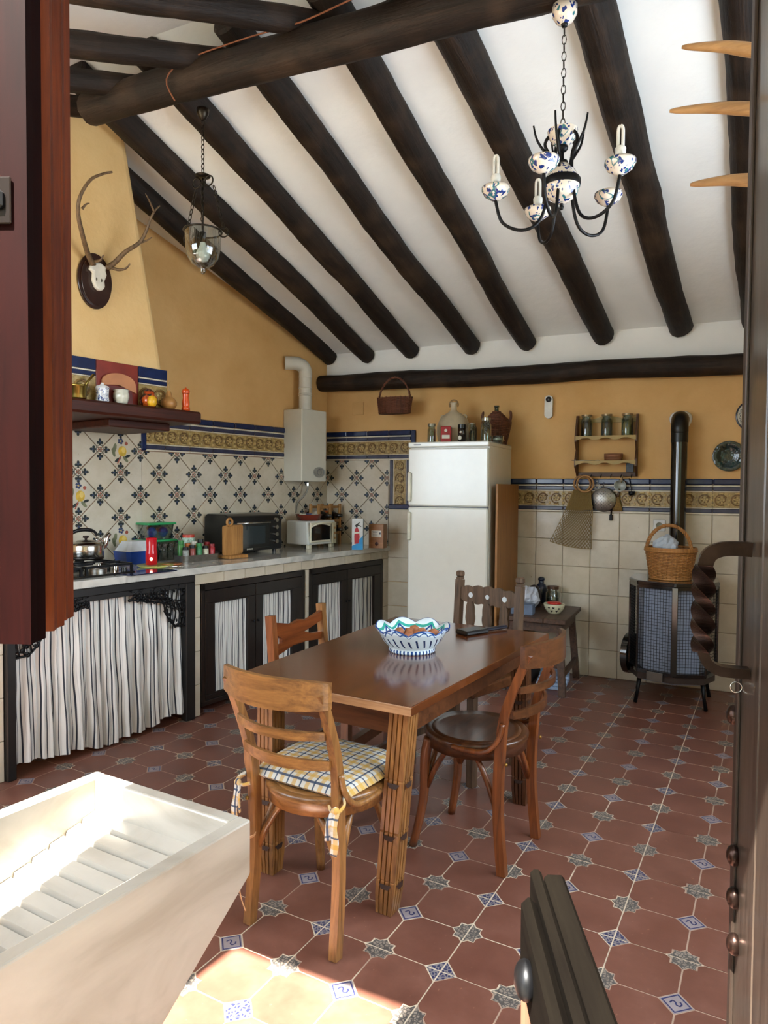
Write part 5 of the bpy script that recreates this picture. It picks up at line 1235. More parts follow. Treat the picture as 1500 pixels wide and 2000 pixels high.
# spice tray
pA, pB = onw(345, 1096), onw(421, 1089); md_ = (pA+pB)/2; q = lwl(md_)
t = thing('spice_tray', 'long shallow steel tray holding spice jars on the worktop', 'tray', (LA*(-q.x+.045)+LN*(-q.y+.06)+V((0, 0, WZ))), LROT)
L_ = (pB-pA).length*.96; b = MB(); P1 = [(L_/2*sgx, .062*sgy) for sgx, sgy in ((-1, -1), (1, -1), (1, 1), (-1, 1))]
def rr(a, c, r, n=5): 
    out = []
    for cx, cy, a0 in ((a-r, c-r, 0), (-a+r, c-r, 90), (-a+r, -c+r, 180), (a-r, -c+r, 270)):
        out += [(cx+r*cos(radians(a0+90*i/n)), cy+r*sin(radians(a0+90*i/n))) for i in range(n+1)]
    return out
A, B_, C_ = rr(L_/2-.006, .056, .03), rr(L_/2, .062, .035), rr(L_/2-.003, .059, .033); n = len(A)
b.add([(x, y, 0) for x, y in A]+[(x, y, .042) for x, y in B_]+[(x, y, .042) for x, y in C_]+[(x*.98, y*.95, .004) for x, y in A], [tuple(range(n))[::-1]]+[(k*n+i, k*n+(i+1) % n, (k+1)*n+(i+1) % n, (k+1)*n+i) for k in range(3) for i in range(n)]+[tuple(3*n+i for i in range(n))]); b.obj('tray_body', TIN, t)
caps = ['#17171a', '#17171a', '#2f7a3c', '#101014', '#8c1c20', '#2f7a3c', '#b5652c', '#c9c5b8', '#17171a', '#8c1c20']
body = ['#8b8f88', '#8c4038', '#2e7a4a', '#b8b59c', '#a01c22', '#3d7a3a', '#8a8a72', '#c08a3a', '#8a8378', '#a07a30']
nm_ = ['smoky', 'brown red', 'green', 'white labelled', 'bright red', 'leaf green', 'grey', 'amber', 'taupe', 'mustard']
for k in range(10):
    r_ = k//5; c_ = k % 5; x = -L_/2+.045+(L_-.09)*c_/4; y = -.022 if r_ == 0 else .028; h = .085+.02*((k*7) % 3)/2+(.02 if r_ else 0)
    w0 = t.matrix_basis @ V((x, y, .006)); tt = thing('spice_jar', f"{nm_[k]} spice jar in the {'front' if r_ == 0 else 'back'} row of the steel tray, number {c_+1} from the left".replace('number 1', 'first').replace('number 2', 'second').replace('number 3', 'third').replace('number 4', 'fourth').replace('number 5', 'last').replace('last from the left', 'at the right end'), 'jar', w0, 0, 'spice jars in the steel tray')
    b = MB(); b.lathe([(0, 0), (.019, 0), (.020, .004), (.020, h*.78), (.015, h*.84)], 16); b.obj('jar_body', plain('spice_'+nm_[k].replace(' ', '_'), body[k], .3, var=.35, scale=60), tt); b = MB(); b.cyl((0, 0, h*.82), .018, h*.2, 16); b.obj('cap', plain('cap_'+caps[k][1:], caps[k], .35), tt)
w0 = t.matrix_basis @ V((.0, .085, 0)); tt = thing('snack_jar', 'jar with a white flecked band and red lid behind the spice tray', 'jar', (w0.x, w0.y, WZ)); b = MB(); b.cyl((0, 0, 0), .042, .145, 22); b.obj('jar_body', plain('mint_flecked', '#9db5a3', .4, var=.6, scale=90), tt); b = MB(); b.cyl((0, 0, .145), .038, .018, 22); b.obj('lid', plain('coral_lid', '#b5402f', .4), tt)
# chopping boards on a stand
p = onw(455, 1091); q = lwl(p); BAM = wood('bamboo', '#8a5a28', '#bd8a4c', 'Z', .45, 1.4)
t = thing('board_stand', 'bamboo stand holding a row of upright chopping boards by the black oven', 'stand', (p.x-.02, p.y+.03, WZ), LROT)
b = MB(); b.box((0, 0, .012), (.16, .12, .022), .004); b.obj('stand_base', BAM, t)
for k in range(4):
    tt = thing('chopping_board', ['bamboo chopping board with a round hole handle, frontmost in the stand', 'bamboo chopping board standing second in the stand', 'bamboo chopping board standing third in the stand', 'bamboo chopping board standing last in the stand by the oven'][k], 'board', (t.matrix_basis @ V((-.042+.030*k, -.012+.014*k, .024))), LROT, 'bamboo boards in the stand', )
    b = MB(); P = rr(.058, .098, .014); b.prism([(x, y+.098) for x, y in P], -.005, .005, 'y'); b.obj('board_body', BAM, tt)
    if k == 0:
        b = MB(); b.torus((0, 0, .218), .022, .009, 22, 6, 'y'); b.box((-.018, 0, .198), (.014, .010, .02)); b.box((.018, 0, .198), (.014, .010, .02)); b.obj('loop_handle', BAM, tt)
        tt.location += V((0, 0, 0))
# black table oven
pA, pB = onw(438, 1092), onw(562, 1080); q0, q1 = lwl(pA), lwl(pB)
w_ = .50; cx = q1.x-w_/2+.0; t = thing('black_oven', 'large black countertop oven with a glass door and silver knobs', 'oven', (LA*(-cx)+LN*(-(q1.y+.0))+V((0, 0, WZ))), LROT)
t.location = LA*(-cx-.075)+LN*.30+V((0, 0, WZ))
b = MB(); hh = .285; prof = [(.0, .02), (.0, hh-.05), (.02, hh-.015), (.06, hh), (.24, hh), (.27, hh-.02), (.275, .02)]
b.prism(prof, -w_/2, w_/2, 'x'); o = b.obj('body', plain('black_oven_metal', '#0f1011', .3, coat=.3), t); md = o.modifiers.new('b', 'BEVEL'); md.width = .008; md.segments = 2
OG = NT('oven_glass'); OG.out(col('#0a0f12'), .05, coat=1); OG = OG.m
b = MB(); b.box((-.055, -.006, .135), (.345, .010, .185), .003); d = b.obj('door', OG, t); b = MB(); b.box((-.055, -.0125, .135), (.255, .003, .13), .001); b.obj('window', plain('oven_window', '#1c2a30', .04, coat=1), d)
b = MB(); b.tube([(-.21, -.035, .222), (.10, -.035, .222)], .006, 8); b.tube([(-.20, -.035, .222), (-.20, -.008, .222)], .005, 6); b.tube([(.09, -.035, .222), (.09, -.008, .222)], .005, 6); b.obj('handle', STEEL, d)
b = MB(); [b.box((-.10+.008*k, -.0125, .037), (.005, .001, .008 if k % 3 else .010)) for k in range(7)]; b.obj('maker_mark', WHG, d, kind='stuff')
for k in range(4):
    b = MB(); b.M = Matrix.Translation((.185, -.001, .235-.052*k))@Matrix.Rotation(pi/2, 4, 'X'); b.cyl((0, 0, 0), .018, .018, 18, .015); b.obj('knob', STEEL, t)
for x in (-.2, .2): b = MB(); b.cyl((x, .03, 0), .014, .022, 12); b.obj('foot', BLACKP, t); b = MB(); b.cyl((x, .23, 0), .014, .022, 12); b.obj('foot', BLACKP, t)
# white toaster oven
pA, pB = lwl(onw(594, 1077)), lwl(onw(655, 1070)); w_ = .335; cx = -.24
nF = -pA.y; t = thing('white_oven', 'small white toaster oven with a dark glass door between the black oven and bottles', 'oven', LA*.43+LN*.345+V((0, 0, WZ)), LROT)
b = MB(); b.prism([(.0, .03), (.02, .215), (.235, .215), (.24, .03)], -w_/2, w_/2, 'x'); o = b.obj('body', plain('white_oven_plastic', '#c8c9c2', .35, var=.03), t); md = o.modifiers.new('b', 'BEVEL'); md.width = .012; md.segments = 3
b = MB(); b.box((-.035, -.002, .125), (.235, .018, .155), .006); d = b.obj('door', CREAM, t); b = MB(); n = 12; b.prism([(-.145, .065), (.070, .065)]+[(.070-.215*i/n, .170+.018*sin(pi*i/n)) for i in range(n+1)], -.0145, -.010, 'y'); b.obj('window', OG, d)
b = MB(); b.tube(smoothpath([(-.15, -.012, .172), (-.09, -.030, .195), (.02, -.030, .200), (.078, -.012, .195)], 3), .008, 8); b.obj('handle', CREAM, d)
b = MB(); b.box((.125, -.004, .115), (.052, .016, .17), .006); cp = b.obj('control_panel', plain('aged_white_panel', '#beb79c', .4), t)
for k in range(3): b = MB(); b.box((.125, -.014, .075+.04*k), (.018, .006, .018), .004); b.obj('switch', plain('amber_switch', '#a07a45', .4), cp)
for x in (-.13, .13): b = MB(); b.box((x, .03, .015), (.04, .03, .03), .004); b.obj('foot', CREAM, t)
# terracotta dish on it
tp = t.location
t = thing('terracotta_dish', 'shallow terracotta dish full of small packets on top of the white oven', 'dish', (tp.x-.13+.0, tp.y+.03, WZ+.2165))
t.location = LA*.45+LN*.21+V((0, 0, WZ+.2165))
b = MB(); b.lathe([(0, 0), (.088, 0), (.105, .045), (.108, .047), (.100, .045), (.085, .008), (0, .008)], 32); b.obj('dish_body', plain('terracotta_glaze', '#7a2a18', .2, coat=.4), t)
for k in range(9):
    a = k*2.1; b = MB(); b.box((.055*cos(a), .055*sin(a), .045), (.05, .025, .012), .003, rz=a*1.3); b.obj('packet', plain(['silver_packet', 'blue_packet', 'white_packet'][k % 3], ['#9c9f95', '#46507a', '#bfb9a4'][k % 3], .3), t)
# wooden bottle rack with bottles against the wall
t = thing('bottle_rack', 'light wooden rack of bottles in the corner behind the white oven', 'rack', LA*.165+LN*.095+V((0, 0, WZ)), LROT)
PINE = wood('pine', '#8a6032', '#b88a52', 'Z', .5)
for x in (-.14, .0, .12): 
    for y in (0, -.09): b = MB(); b.box((x, y, .17), (.022, .022, .34), .003); b.obj('post', PINE, t)
for z in (.10, .20, .315): 
    for y in (0, -.09): b = MB(); b.box((-.01, y, z), (.28, .012, .022), .002); b.obj('rail', PINE, t)
for k, (x, z, c, lab) in enumerate(((-.07, .245, '#14100e', 'dark bottle with a white label lying on top of the wooden rack, left'), (.06, .245, '#1a100e', 'dark bottle with an orange label lying on the wooden rack, right'), (.06, .13, '#1a1412', 'dark bottle lying low in the wooden rack'))):
    o_ = t.matrix_basis @ V((x, -.035, z)); tt = thing('wine_bottle', lab, 'bottle', o_, rot=(pi/2, 0, LROT)); b = MB(); b.lathe([(0, -.14), (.034, -.14), (.037, -.13), (.037, .04), (.015, .09), (.014, .13), (0, .131)], 20); b.obj('glass_body', plain('dark_bottle_glass', '#14100e', .08, coat=.6), tt)
    if k < 2: b = MB(); b.lathe([(.0378, -.09), (.0378, .0)], 20); b.obj('label', plain(['label_white', 'orange_label'][k], ['#d9d5c8', '#c2602a'][k], .5), tt)
# fire blanket box
t = thing('extinguisher_box', 'tall white and blue carton printed with a red fire extinguisher', 'box', V((*onw(694, 1074).xy, WZ))+V((0, .04, 0)), radians(22))
b = MB(); b.box((0, 0, .12), (.085, .07, .24), .001); bx_ = b.obj('carton', plain('carton_white', '#c3c5c2', .4), t)
y = -.0358; b = MB(); b.poly([(-.0422, y, .001), (.0422, y, .001), (.0422, y, .11), (.02, y, .085), (-.01, y, .045), (-.0422, y, .03)]); b.obj('blue_print', plain('cyan_print', '#1f86bd', .35), bx_)
b = MB(); n = 8; b.poly([(-.022, y-.0004, .045), (.010, y-.0004, .05), (.018, y-.0004, .10), (.012, y-.0004, .150), (.002, y-.0004, .172), (-.010, y-.0004, .172), (-.020, y-.0004, .155), (-.024, y-.0004, .10)]); b.obj('red_print', plain('red_print', '#a81e2c', .35), bx_)
b = MB(); b.poly([(-.010, y-.0004, .173), (.0, y-.0004, .173), (.002, y-.0004, .186), (.028, y-.0004, .176), (.030, y-.0004, .182), (.004, y-.0004, .196), (.020, y-.0004, .208), (.017, y-.0004, .212), (-.008, y-.0004, .198), (-.020, y-.0004, .186)]); b.obj('black_print', BLACKP, bx_)
b = MB(); b.poly([(-.023, y-.0008, .125), (.014, y-.0008, .128), (.013, y-.0008, .138), (-.0225, y-.0008, .135)]); b.obj('white_print', WHG, bx_)
b = MB(); b.box((.0431, 0, .12), (.0008, .06, .23)); b.obj('side_print', plain('grey_green_print', '#5e6b66', .4, var=.3), bx_)
# brown dispenser box
t = thing('brown_dispenser_box', 'brown cardboard dispenser with a white label at the end of the worktop', 'box', V((*onw(732, 1071).xy, WZ))+V((.0, .055, 0)), radians(4))
b = MB(); b.box((0, 0, .095), (.125, .08, .19), .002); bx_ = b.obj('carton', wood('kraft_card', '#8a5a34', '#a8764a', 'X', .4), t)
b = MB(); b.box((.003, -.0408, .115), (.085, .001, .05)); lb_ = b.obj('label', plain('label_white', '#d9d5c8', .5), bx_)
b = MB(); [b.box((-.008, -.0415, .132-.009*k), (.05-.008*(k % 2), .0006, .0025)) for k in range(4)]; b.box((.034, -.0415, .118), (.012, .0006, .016)); b.obj('print', plain('grey_print', '#3c3f52', .5), lb_, kind='stuff')
b = MB(); b.M = Matrix.Translation((.006, -.0405, .035))@Matrix.Rotation(pi/2, 4, 'X'); b.lathe([(0, .001), (.014, .001), (.015, 0)], 18); b.obj('round_opening', plain('dark_red_hole', '#3a0f0a', .4), bx_)
# ------------------------------------------------------------------ boiler and flue
t = thing('boiler', 'white wall mounted gas water heater with an oval badge', 'boiler', LA*.385, LROT)
z0, z1 = 1.414, 1.985; b = MB(); b.box((0, -.105, (z0+z1)/2), (.29, .205, z1-z0), .006); bo = b.obj('casing', plain('boiler_enamel', '#cfcfc3', .3, coat=.3, var=.02), t)
b = MB(); n = 24; b.prism([(.055+.068*cos(2*pi*i/n), z0+.075+.042*sin(2*pi*i/n)) for i in range(n)], -.2125, -.2075, 'y'); bd = b.obj('control_badge', plain('badge_silver', '#9b9d98', .3, .3), bo)
b = MB(); b.torus((.055, -.2135, z0+.075), .024, .0022, 20, 4, 'y'); b.torus((.080, -.2135, z0+.075), .024, .0022, 16, 4, 'y', (-1.6, 1.6)); b.box((.02, -.2135, z0+.078), (.03, .002, .003)); b.obj('logo_lines', plain('badge_grey', '#6a6f78', .4), bd, kind='stuff')
b = MB(); b.tube(smoothpath([(.04, -.10, z0), (.04, -.10, z0-.06), (.01, -.08, z0-.12), (-.01, -.03, z0-.18), (-.01, -.012, z0-.26)], 4), .008, 7); b.obj('gas_pipe', plain('worn_pipe', '#8a857a', .35, .6), t)
b = MB(); b.cyl((.04, -.10, z0-.035), .016, .025, 12); b.obj('valve', STEEL, t)
f_ = thing('flue_pipe', 'white ribbed flue pipe bending from the water heater into the wall', 'pipe', LA*.385, LROT)
FLW = plain('flue_white', '#c9c8bd', .35, var=.03)
zf = lwl(lf(583, 712, .1)).z
b = MB(); b.cyl((-.0, -.105, z1+.002), .052, zf-.09-z1, 28)
b.obj('upright_pipe', FLW, f_)
for zz in (z1+.12, z1+.135, z1+.18): b = MB(); b.torus((0, -.105, zz), .053, .004, 28, 5); b.obj('ring', FLW, f_)
b = MB(); b.tube(smoothpath([(0, -.105, zf-.10), (0, -.105, zf-.05), (-.02, -.10, zf-.01), (-.07, -.075, zf+.012), (-.12, -.03, zf+.012), (-.14, -.012, zf+.012)], 4), .053, 20); b.obj('elbow', FLW, f_)

# ================================================================== mantel shelf things (top at ZM1)
MZ = ZM1+.001
def onm(u, v, n=None): p = fl(u, v, MZ); q = lwl(p); return LA*(-q.x)+LN*(-q.y)+V((0, 0, MZ))
def onms(u, n): p = hit(u, 800, LN, n); s = p.dot(LA); return LA*s+LN*n+V((0, 0, MZ))
BRS = plain('old_brass', '#9a8444', .28, 1, var=.2, scale=20)
t = thing('brass_mortar', 'brass mortar with its pestle at the left end of the mantel shelf', 'mortar', onms(153, .628))
b = MB(); b.lathe([(0, 0), (.036, 0), (.040, .006), (.038, .022), (.041, .026), (.043, .060), (.047, .064), (.049, .072), (.043, .072), (.038, .060), (.034, .01), (0, .008)], 28); b.obj('bowl', BRS, t); b = MB(); b.tube([(.0, 0, .02), (.055, 0, .10), (.085, 0, .135)], [.010, .006, .008], 8); o = b.obj('pestle', BRS, t, rot=(0, 0, LROT))
t = thing('ceramic_canister', 'white lidded pot with blue flowers beside the brass mortar', 'jar', onms(200, .628))
b = MB(); b.lathe([(0, 0), (.034, 0), (.035, .006), (.031, .03), (.034, .065), (.0345, .072), (.028, .074)], 26); b.obj('jar_body', majolica('blue_flower_china', '#d5d8da', '#27418a', '#2b3f78', 70, .28), t); b = MB(); b.lathe([(.0355, .072), (.032, .080), (.012, .088), (.007, .094), (.008, .098), (0, .100)], 24); b.obj('lid', plain('white_china', '#d4d6d6', .15), t)
t = thing('white_pot', 'small white ribbed ceramic pot beside the flowered canister', 'pot', onms(237, .628)); b = MB(); b.lathe([(0, 0), (.030, 0), (.034, .012), (.041, .035), (.040, .055), (.036, .064), (.041, .074), (.038, .075), (.032, .062), (.03, .01), (0, .006)], 32, wob=lambda a, r, z, j: (r*(1+.035*sin(a*7)), z)); b.obj('pot_body', plain('white_china_warm', '#c3c3b2', .2), t)
t = thing('terracotta_plaque', 'pink terracotta half round plaque leaning on the red tile', 'plaque', onms(232, .585), LROT); b = MB(); n = 20
b.prism([(-.10, .095)]+[(.0-.10*cos(pi*i/n)*1.0, .105+.062*sin(pi*i/n)**.8) for i in range(1, n)]+[(.105, .070), (.06, .085), (.0, .105), (-.06, .100)], -.008, .004, 'y'); b.obj('plaque_body', plain('pink_clay', '#b57a52', .7, var=.15, scale=9), t); b = MB(); b.prism([(-.085, .0), (.085, .0), (.075, .098), (-.08, .094)], -.004, .003, 'y'); b.obj('plaque_base', plain('dark_red_clay', '#5e1e16', .5), t)
t = thing('painted_pot', 'dark pot painted with orange fruit, behind the yellow fruit', 'pot', onms(291, .63)); b = MB(); b.lathe([(0, 0), (.036, 0), (.048, .025), (.046, .050), (.030, .068), (.030, .082), (.024, .084)], 26); b.obj('pot_body', (lambda t_: t_.out(t_.ramp(t_.noise(t_.co(), 22, 2), [(.42, col('#1d1511')), (.5, col('#b5481c')), (.6, col('#c4581e')), (.7, col('#2a3318'))]), .15, coat=.5))(NT('orange_painted_glaze')), t); b = MB(); b.lathe([(.032, .082), (.018, .094), (.006, .10), (0, .103)], 20); b.obj('lid', plain('brown_lid_glaze', '#51200f', .15, coat=.4), t)
b = MB(); b.lathe([(0, 0), (.020, .002), (.026, .02), (.025, .042), (.014, .056), (0, .060)], 22); o = b.obj('yellow_gourd', plain('yellow_fruit', '#d0a01e', .4), None, onms(297, .672)); tag(o, 'small yellow ceramic fruit on the mantel in front of the painted pot', 'fruit')
t = thing('dried_gourd', 'tan dried gourd with a thin crooked stem on the mantel', 'gourd', onms(330, .625)); b = MB(); b.lathe([(0, 0), (.030, .003), (.044, .022), (.045, .042), (.032, .060), (.018, .070), (.017, .085), (.012, .098), (.006, .106)], 26); b.obj('gourd_body', plain('gourd_skin', '#a0723c', .45, var=.18, scale=18), t); b = MB(); b.tube(smoothpath([(0, 0, .100), (.002, 0, .125), (-.004, 0, .145), (.008, 0, .158)], 4), [.006-.0003*i for i in range(13)], 6); b.obj('stem', plain('gourd_stem', '#9a7b4c', .6), t)
t = thing('pepper_mill', 'bright orange turned pepper mill near the right end of the mantel', 'mill', onms(363, .64)); ORG = plain('orange_lacquer', '#cc4c14', .3, coat=.2, var=.05); b = MB(); b.lathe([(0, 0), (.024, 0), (.024, .018), (.020, .024), (.021, .030), (.022, .05), (.017, .075), (.019, .098)], 26); b.obj('mill_body', ORG, t); b = MB(); b.lathe([(.021, .100), (.023, .108), (.023, .116), (.016, .126), (.006, .128), (.005, .134), (0, .136)], 26); b.obj('mill_head', ORG, t)
for o in bpy.data.objects:
    pass
# ------------------------------------------------------------------ antlers on the hood
pc = lwl(lf(183, 548, NH)); t = thing('antler_trophy', 'deer antlers and white skull piece on an oval dark wooden shield on the hood', 'trophy', LA*(-pc.x)+LN*(NH+.0)+V((0, 0, pc.z)), LROT)
n = 28; P = [(.095*cos(2*pi*i/n), .150*sin(2*pi*i/n)*(1 if sin(2*pi*i/n) < 0 else .92)) for i in range(n)]
b = MB(); b.prism(P, -.016, -.001, 'y', True); b.prism([(x*.86, y*.88) for x, y in P], -.026, -.016, 'y', True); b.obj('shield', wood('dark_shield', '#1d0c06', '#3a1c10', 'Z', .25, coat=.5), t)
BONE = plain('bleached_bone', '#cfcabb', .5, var=.1, scale=20)
b = MB(); P = [(-.035, .075), (-.052, .04), (-.030, .03), (-.034, -.01), (-.020, -.045), (.0, -.060), (.022, -.055), (.038, -.035), (.034, -.005), (.048, .03), (.040, .05), (.045, .07), (.01, .088)]
b.prism(P, -.052, -.026, 'y'); o = b.obj('skull_cap', BONE, t); md = o.modifiers.new('b', 'BEVEL'); md.width = .009; md.segments = 2
for x in (-.014, .014): b = MB(); b.ell((x, -.052, -.005), (.004, .004, .010), 8, 5); b.obj('nostril_pit', plain('dark_pit', '#3a2c20', .8), o)
ANT = wood('antler_horn', '#3a2818', '#7d6344', 'Z', .5, 1.5)
def ap(u, v, n): q = lwl(lf(u, v, n)); return V((q.x-pc.x, q.y+NH, q.z-pc.z))
def beam(pts, r0, r1, name='antler', par=None):
    q = smoothpath([ap(*p) for p in pts], 5); b = MB(); N = len(q); b.tube(q, [r0+(r1-r0)*(i/(N-1))**.8 for i in range(N)], 10); return b.obj(name, ANT, par or t)
N0 = NH+.045
a1 = beam([(181, 516, N0), (171, 494, N0+.03), (162, 462, N0+.08), (153, 420, N0+.12), (156, 385, N0+.16), (176, 352, N0+.18), (200, 340, N0+.19), (219, 336, N0+.20)], .0155, .005)
beam([(160, 408, N0+.125), (168, 399, N0+.14), (175, 397, N0+.15)], .008, .002, 'tine', a1)
beam([(183, 512, N0), (196, 508, N0+.05), (202, 498, N0+.07)], .010, .003, 'tine', a1)
a2 = beam([(210, 523, N0), (225, 512, N0+.03), (245, 492, N0+.08), (272, 474, N0+.13), (285, 452, N0+.16), (293, 430, N0+.19), (302, 412, N0+.21), (312, 402, N0+.22)], .0155, .004)
beam([(301, 414, N0+.21), (293, 395, N0+.23), (284, 378, N0+.25)], .007, .002, 'tine', a2)
beam([(275, 473, N0+.13), (286, 470, N0+.15), (297, 463, N0+.17)], .008, .002, 'tine', a2)
beam([(216, 522, N0), (232, 527, N0+.05), (246, 524, N0+.08), (254, 515, N0+.10)], .011, .003, 'tine', a2)
for u, v, par in ((181, 516, a1), (211, 523, a2)): q = ap(u, v, N0); b = MB(); b.ell(q, (.019, .014, .010), 12, 6); b.obj('coronet', ANT, par)
# ------------------------------------------------------------------ lantern
BRZ = plain('dark_bronze', '#2b251d', .35, .8, var=.3, scale=40)
def chain(b, p0, p1, link=.026, w=.007, r=.0019):
    p0, p1 = V(p0), V(p1); d = p1-p0; n = max(2, int(d.length/(link*.78))); t_ = d.normalized(); a = V((0, 0, 1)) if abs(t_.z) < .9 else V((1, 0, 0)); x = (a-a.dot(t_)*t_).normalized(); y = t_.cross(x)
    for i in range(n):
        c = p0+d*(i+.5)/n; s = x if i % 2 else y; L = d.length/n*.62
        pts = [c+t_*(L*cos(q))+s*(w*sin(q)) for q in [2*pi*k/8 for k in range(9)]]; b.tube(pts, r, 4, caps=False)
LY = -2.74; tz = ridge_z-.075
def pk(u, v): return bk(u, v, LY)
lp = pk(396, 225); t = thing('bell_lantern', 'glass bell jar lantern with a bulb hanging on chains from the ridge log', 'lamp', (lp.x, LY, 0))
zc1, zpl, zrim, zgb = pk(396, 213).z, pk(396, 343).z, pk(396, 452).z, pk(396, 548).z
zc1 = ridge_z-.088
b = MB(); b.lathe([(0, zc1), (.028, zc1), (.026, zc1-.02), (.012, zc1-.045), (.004, zc1-.05), (0, zc1-.05)], 20); b.obj('ceiling_cup', BRZ, t)
b = MB(); chain(b, (0, 0, zc1-.05), (0, 0, zpl+.01)); b.obj('chain', BRZ, t, kind='stuff')
b = MB(); b.lathe([(0, zpl+.012), (.012, zpl+.010), (.034, zpl), (.034, zpl-.004), (0, zpl-.006)], 20); b.obj('top_disc', BRZ, t)
for x in (-.034, .034): b = MB(); b.torus((x, 0, zpl-.028), .022, .0035, 18, 5, 'y'); b.obj('scroll', BRZ, t)
b = MB(); b.torus((0, 0, zrim), .083, .0042, 32, 6); b.obj('rim_ring', BRZ, t)
for a in (2.9, .35, -.9):
    d = V((cos(a), sin(a), 0)); far = .122 if a > 2 else .095; b = MB(); chain(b, d*.05+V((0, 0, zpl-.045)), d*far+V((0, 0, zrim+.01)), .028, .0075); b.obj('side_chain', BRZ, t, kind='stuff')
    b = MB(); c = d*(far+.0); pts = [c+d*(.022*cos(q))+V((0, 0, zrim-.006+.022*sin(q))) for q in [2*pi*k/14 for k in range(15)]]; b.tube(pts, .0032, 5); b.tube([d*.083+V((0, 0, zrim)), d*(far-.02)+V((0, 0, zrim-.006))], .003, 5); b.obj('hook_ring', BRZ, t)
gl = MB(); hgl = zrim-zgb; gl.lathe([(.080, zrim+.002), (.078, zrim-.02), (.077, zrim-.075), (.068, zrim-.115), (.048, zrim-.145), (.022, zrim-.160), (.010, zrim-.166), (.014, zrim-.175), (.008, zrim-.186), (0, zrim-.190)], 40); gl.obj('glass_bell', thinglass('lantern_glass', '#d5ddd8'), t)
b = MB(); b.tube([(0, 0, zpl-.01), (0, 0, zrim-.01)], .004, 6); b.cyl((0, 0, zrim-.05), .015, .045, 16); b.obj('lamp_holder', BRZ, t)
b = MB(); b.lathe([(.012, zrim-.05), (.014, zrim-.062), (.029, zrim-.095), (.030, zrim-.112), (.020, zrim-.130), (0, zrim-.137)], 24); b.obj('bulb', plain('bulb_white', '#d8d8d2', .2, coat=.4), t)
# ------------------------------------------------------------------ ceramic chandelier
MAJ = majolica('blue_white_majolica', '#ddd4c6', '#1d3577', '#2f6f78', 46, .40)
cp_ = bk(1097, 380, LY); t = thing('ceramic_chandelier', 'chandelier with blue painted ceramic cups and black iron arms on a chain', 'chandelier', (cp_.x, LY, 0))
zb0 = bk(1097, 398, LY).z; zb1 = bk(1097, 322, LY).z; zcp = bk(1093, 290, LY).z; zct = bk(1093, 257, LY).z
ztc = ridge_z-.085
b = MB(); b.lathe([(0, ztc+.0), (.044, ztc), (.042, ztc-.03), (.028, ztc-.052), (.012, ztc-.06)], 26); b.obj('ceiling_cup', MAJ, t)
b = MB(); b.lathe([(.012, ztc-.058), (.010, ztc-.068), (0, ztc-.07)], 14); b.obj('cup_cap', IRON, t)
b = MB(); chain(b, (0, 0, ztc-.07), (0, 0, zct-.015), .034, .0075, .0018); b.obj('chain', BRZ, t, kind='stuff')
b = MB(); b.lathe([(.052, zct), (.050, zct-.016), (.036, zct-.040), (.014, zct-.056), (.010, zct-.054), (.034, zct-.034), (.046, zct-.004), (.052, zct)], 28); b.obj('small_bowl', MAJ, t)
b = MB(); b.ell((0, 0, zcp+.000), (.020, .020, .016), 14, 8); b.tube([(0, 0, zct-.01), (0, 0, zb0-.02)], .006, 8); b.lathe([(0, zb1+.018), (.018, zb1+.012), (.022, zb1), (0, zb1)], 18); b.ell((0, 0, zb0-.012), (.008, .008, .010), 10, 6); b.obj('spindle', IRON, t)
zm = (zb0+zb1)/2; hh = (zb1-zb0)/2; b = MB(); b.lathe([(0, zb0), (.016, zb0+.002), (.050, zb0+hh*.35), (.062, zb0+hh*.85), (.060, zb0+hh*1.2), (.045, zb0+hh*1.65), (.022, zb1)], 32); b.obj('ceramic_body', MAJ, t)
b = MB(); b.lathe([(.0625, zm-.010), (.0640, zm-.004), (.0645, zm+.012), (.061, zm+.018)], 32); b.obj('iron_band', IRON, t)
arms = [(968, 385, 0), (1050, 425, 0), (1062, 335, 1), (1188, 388, 0), (1211, 333, 1)]
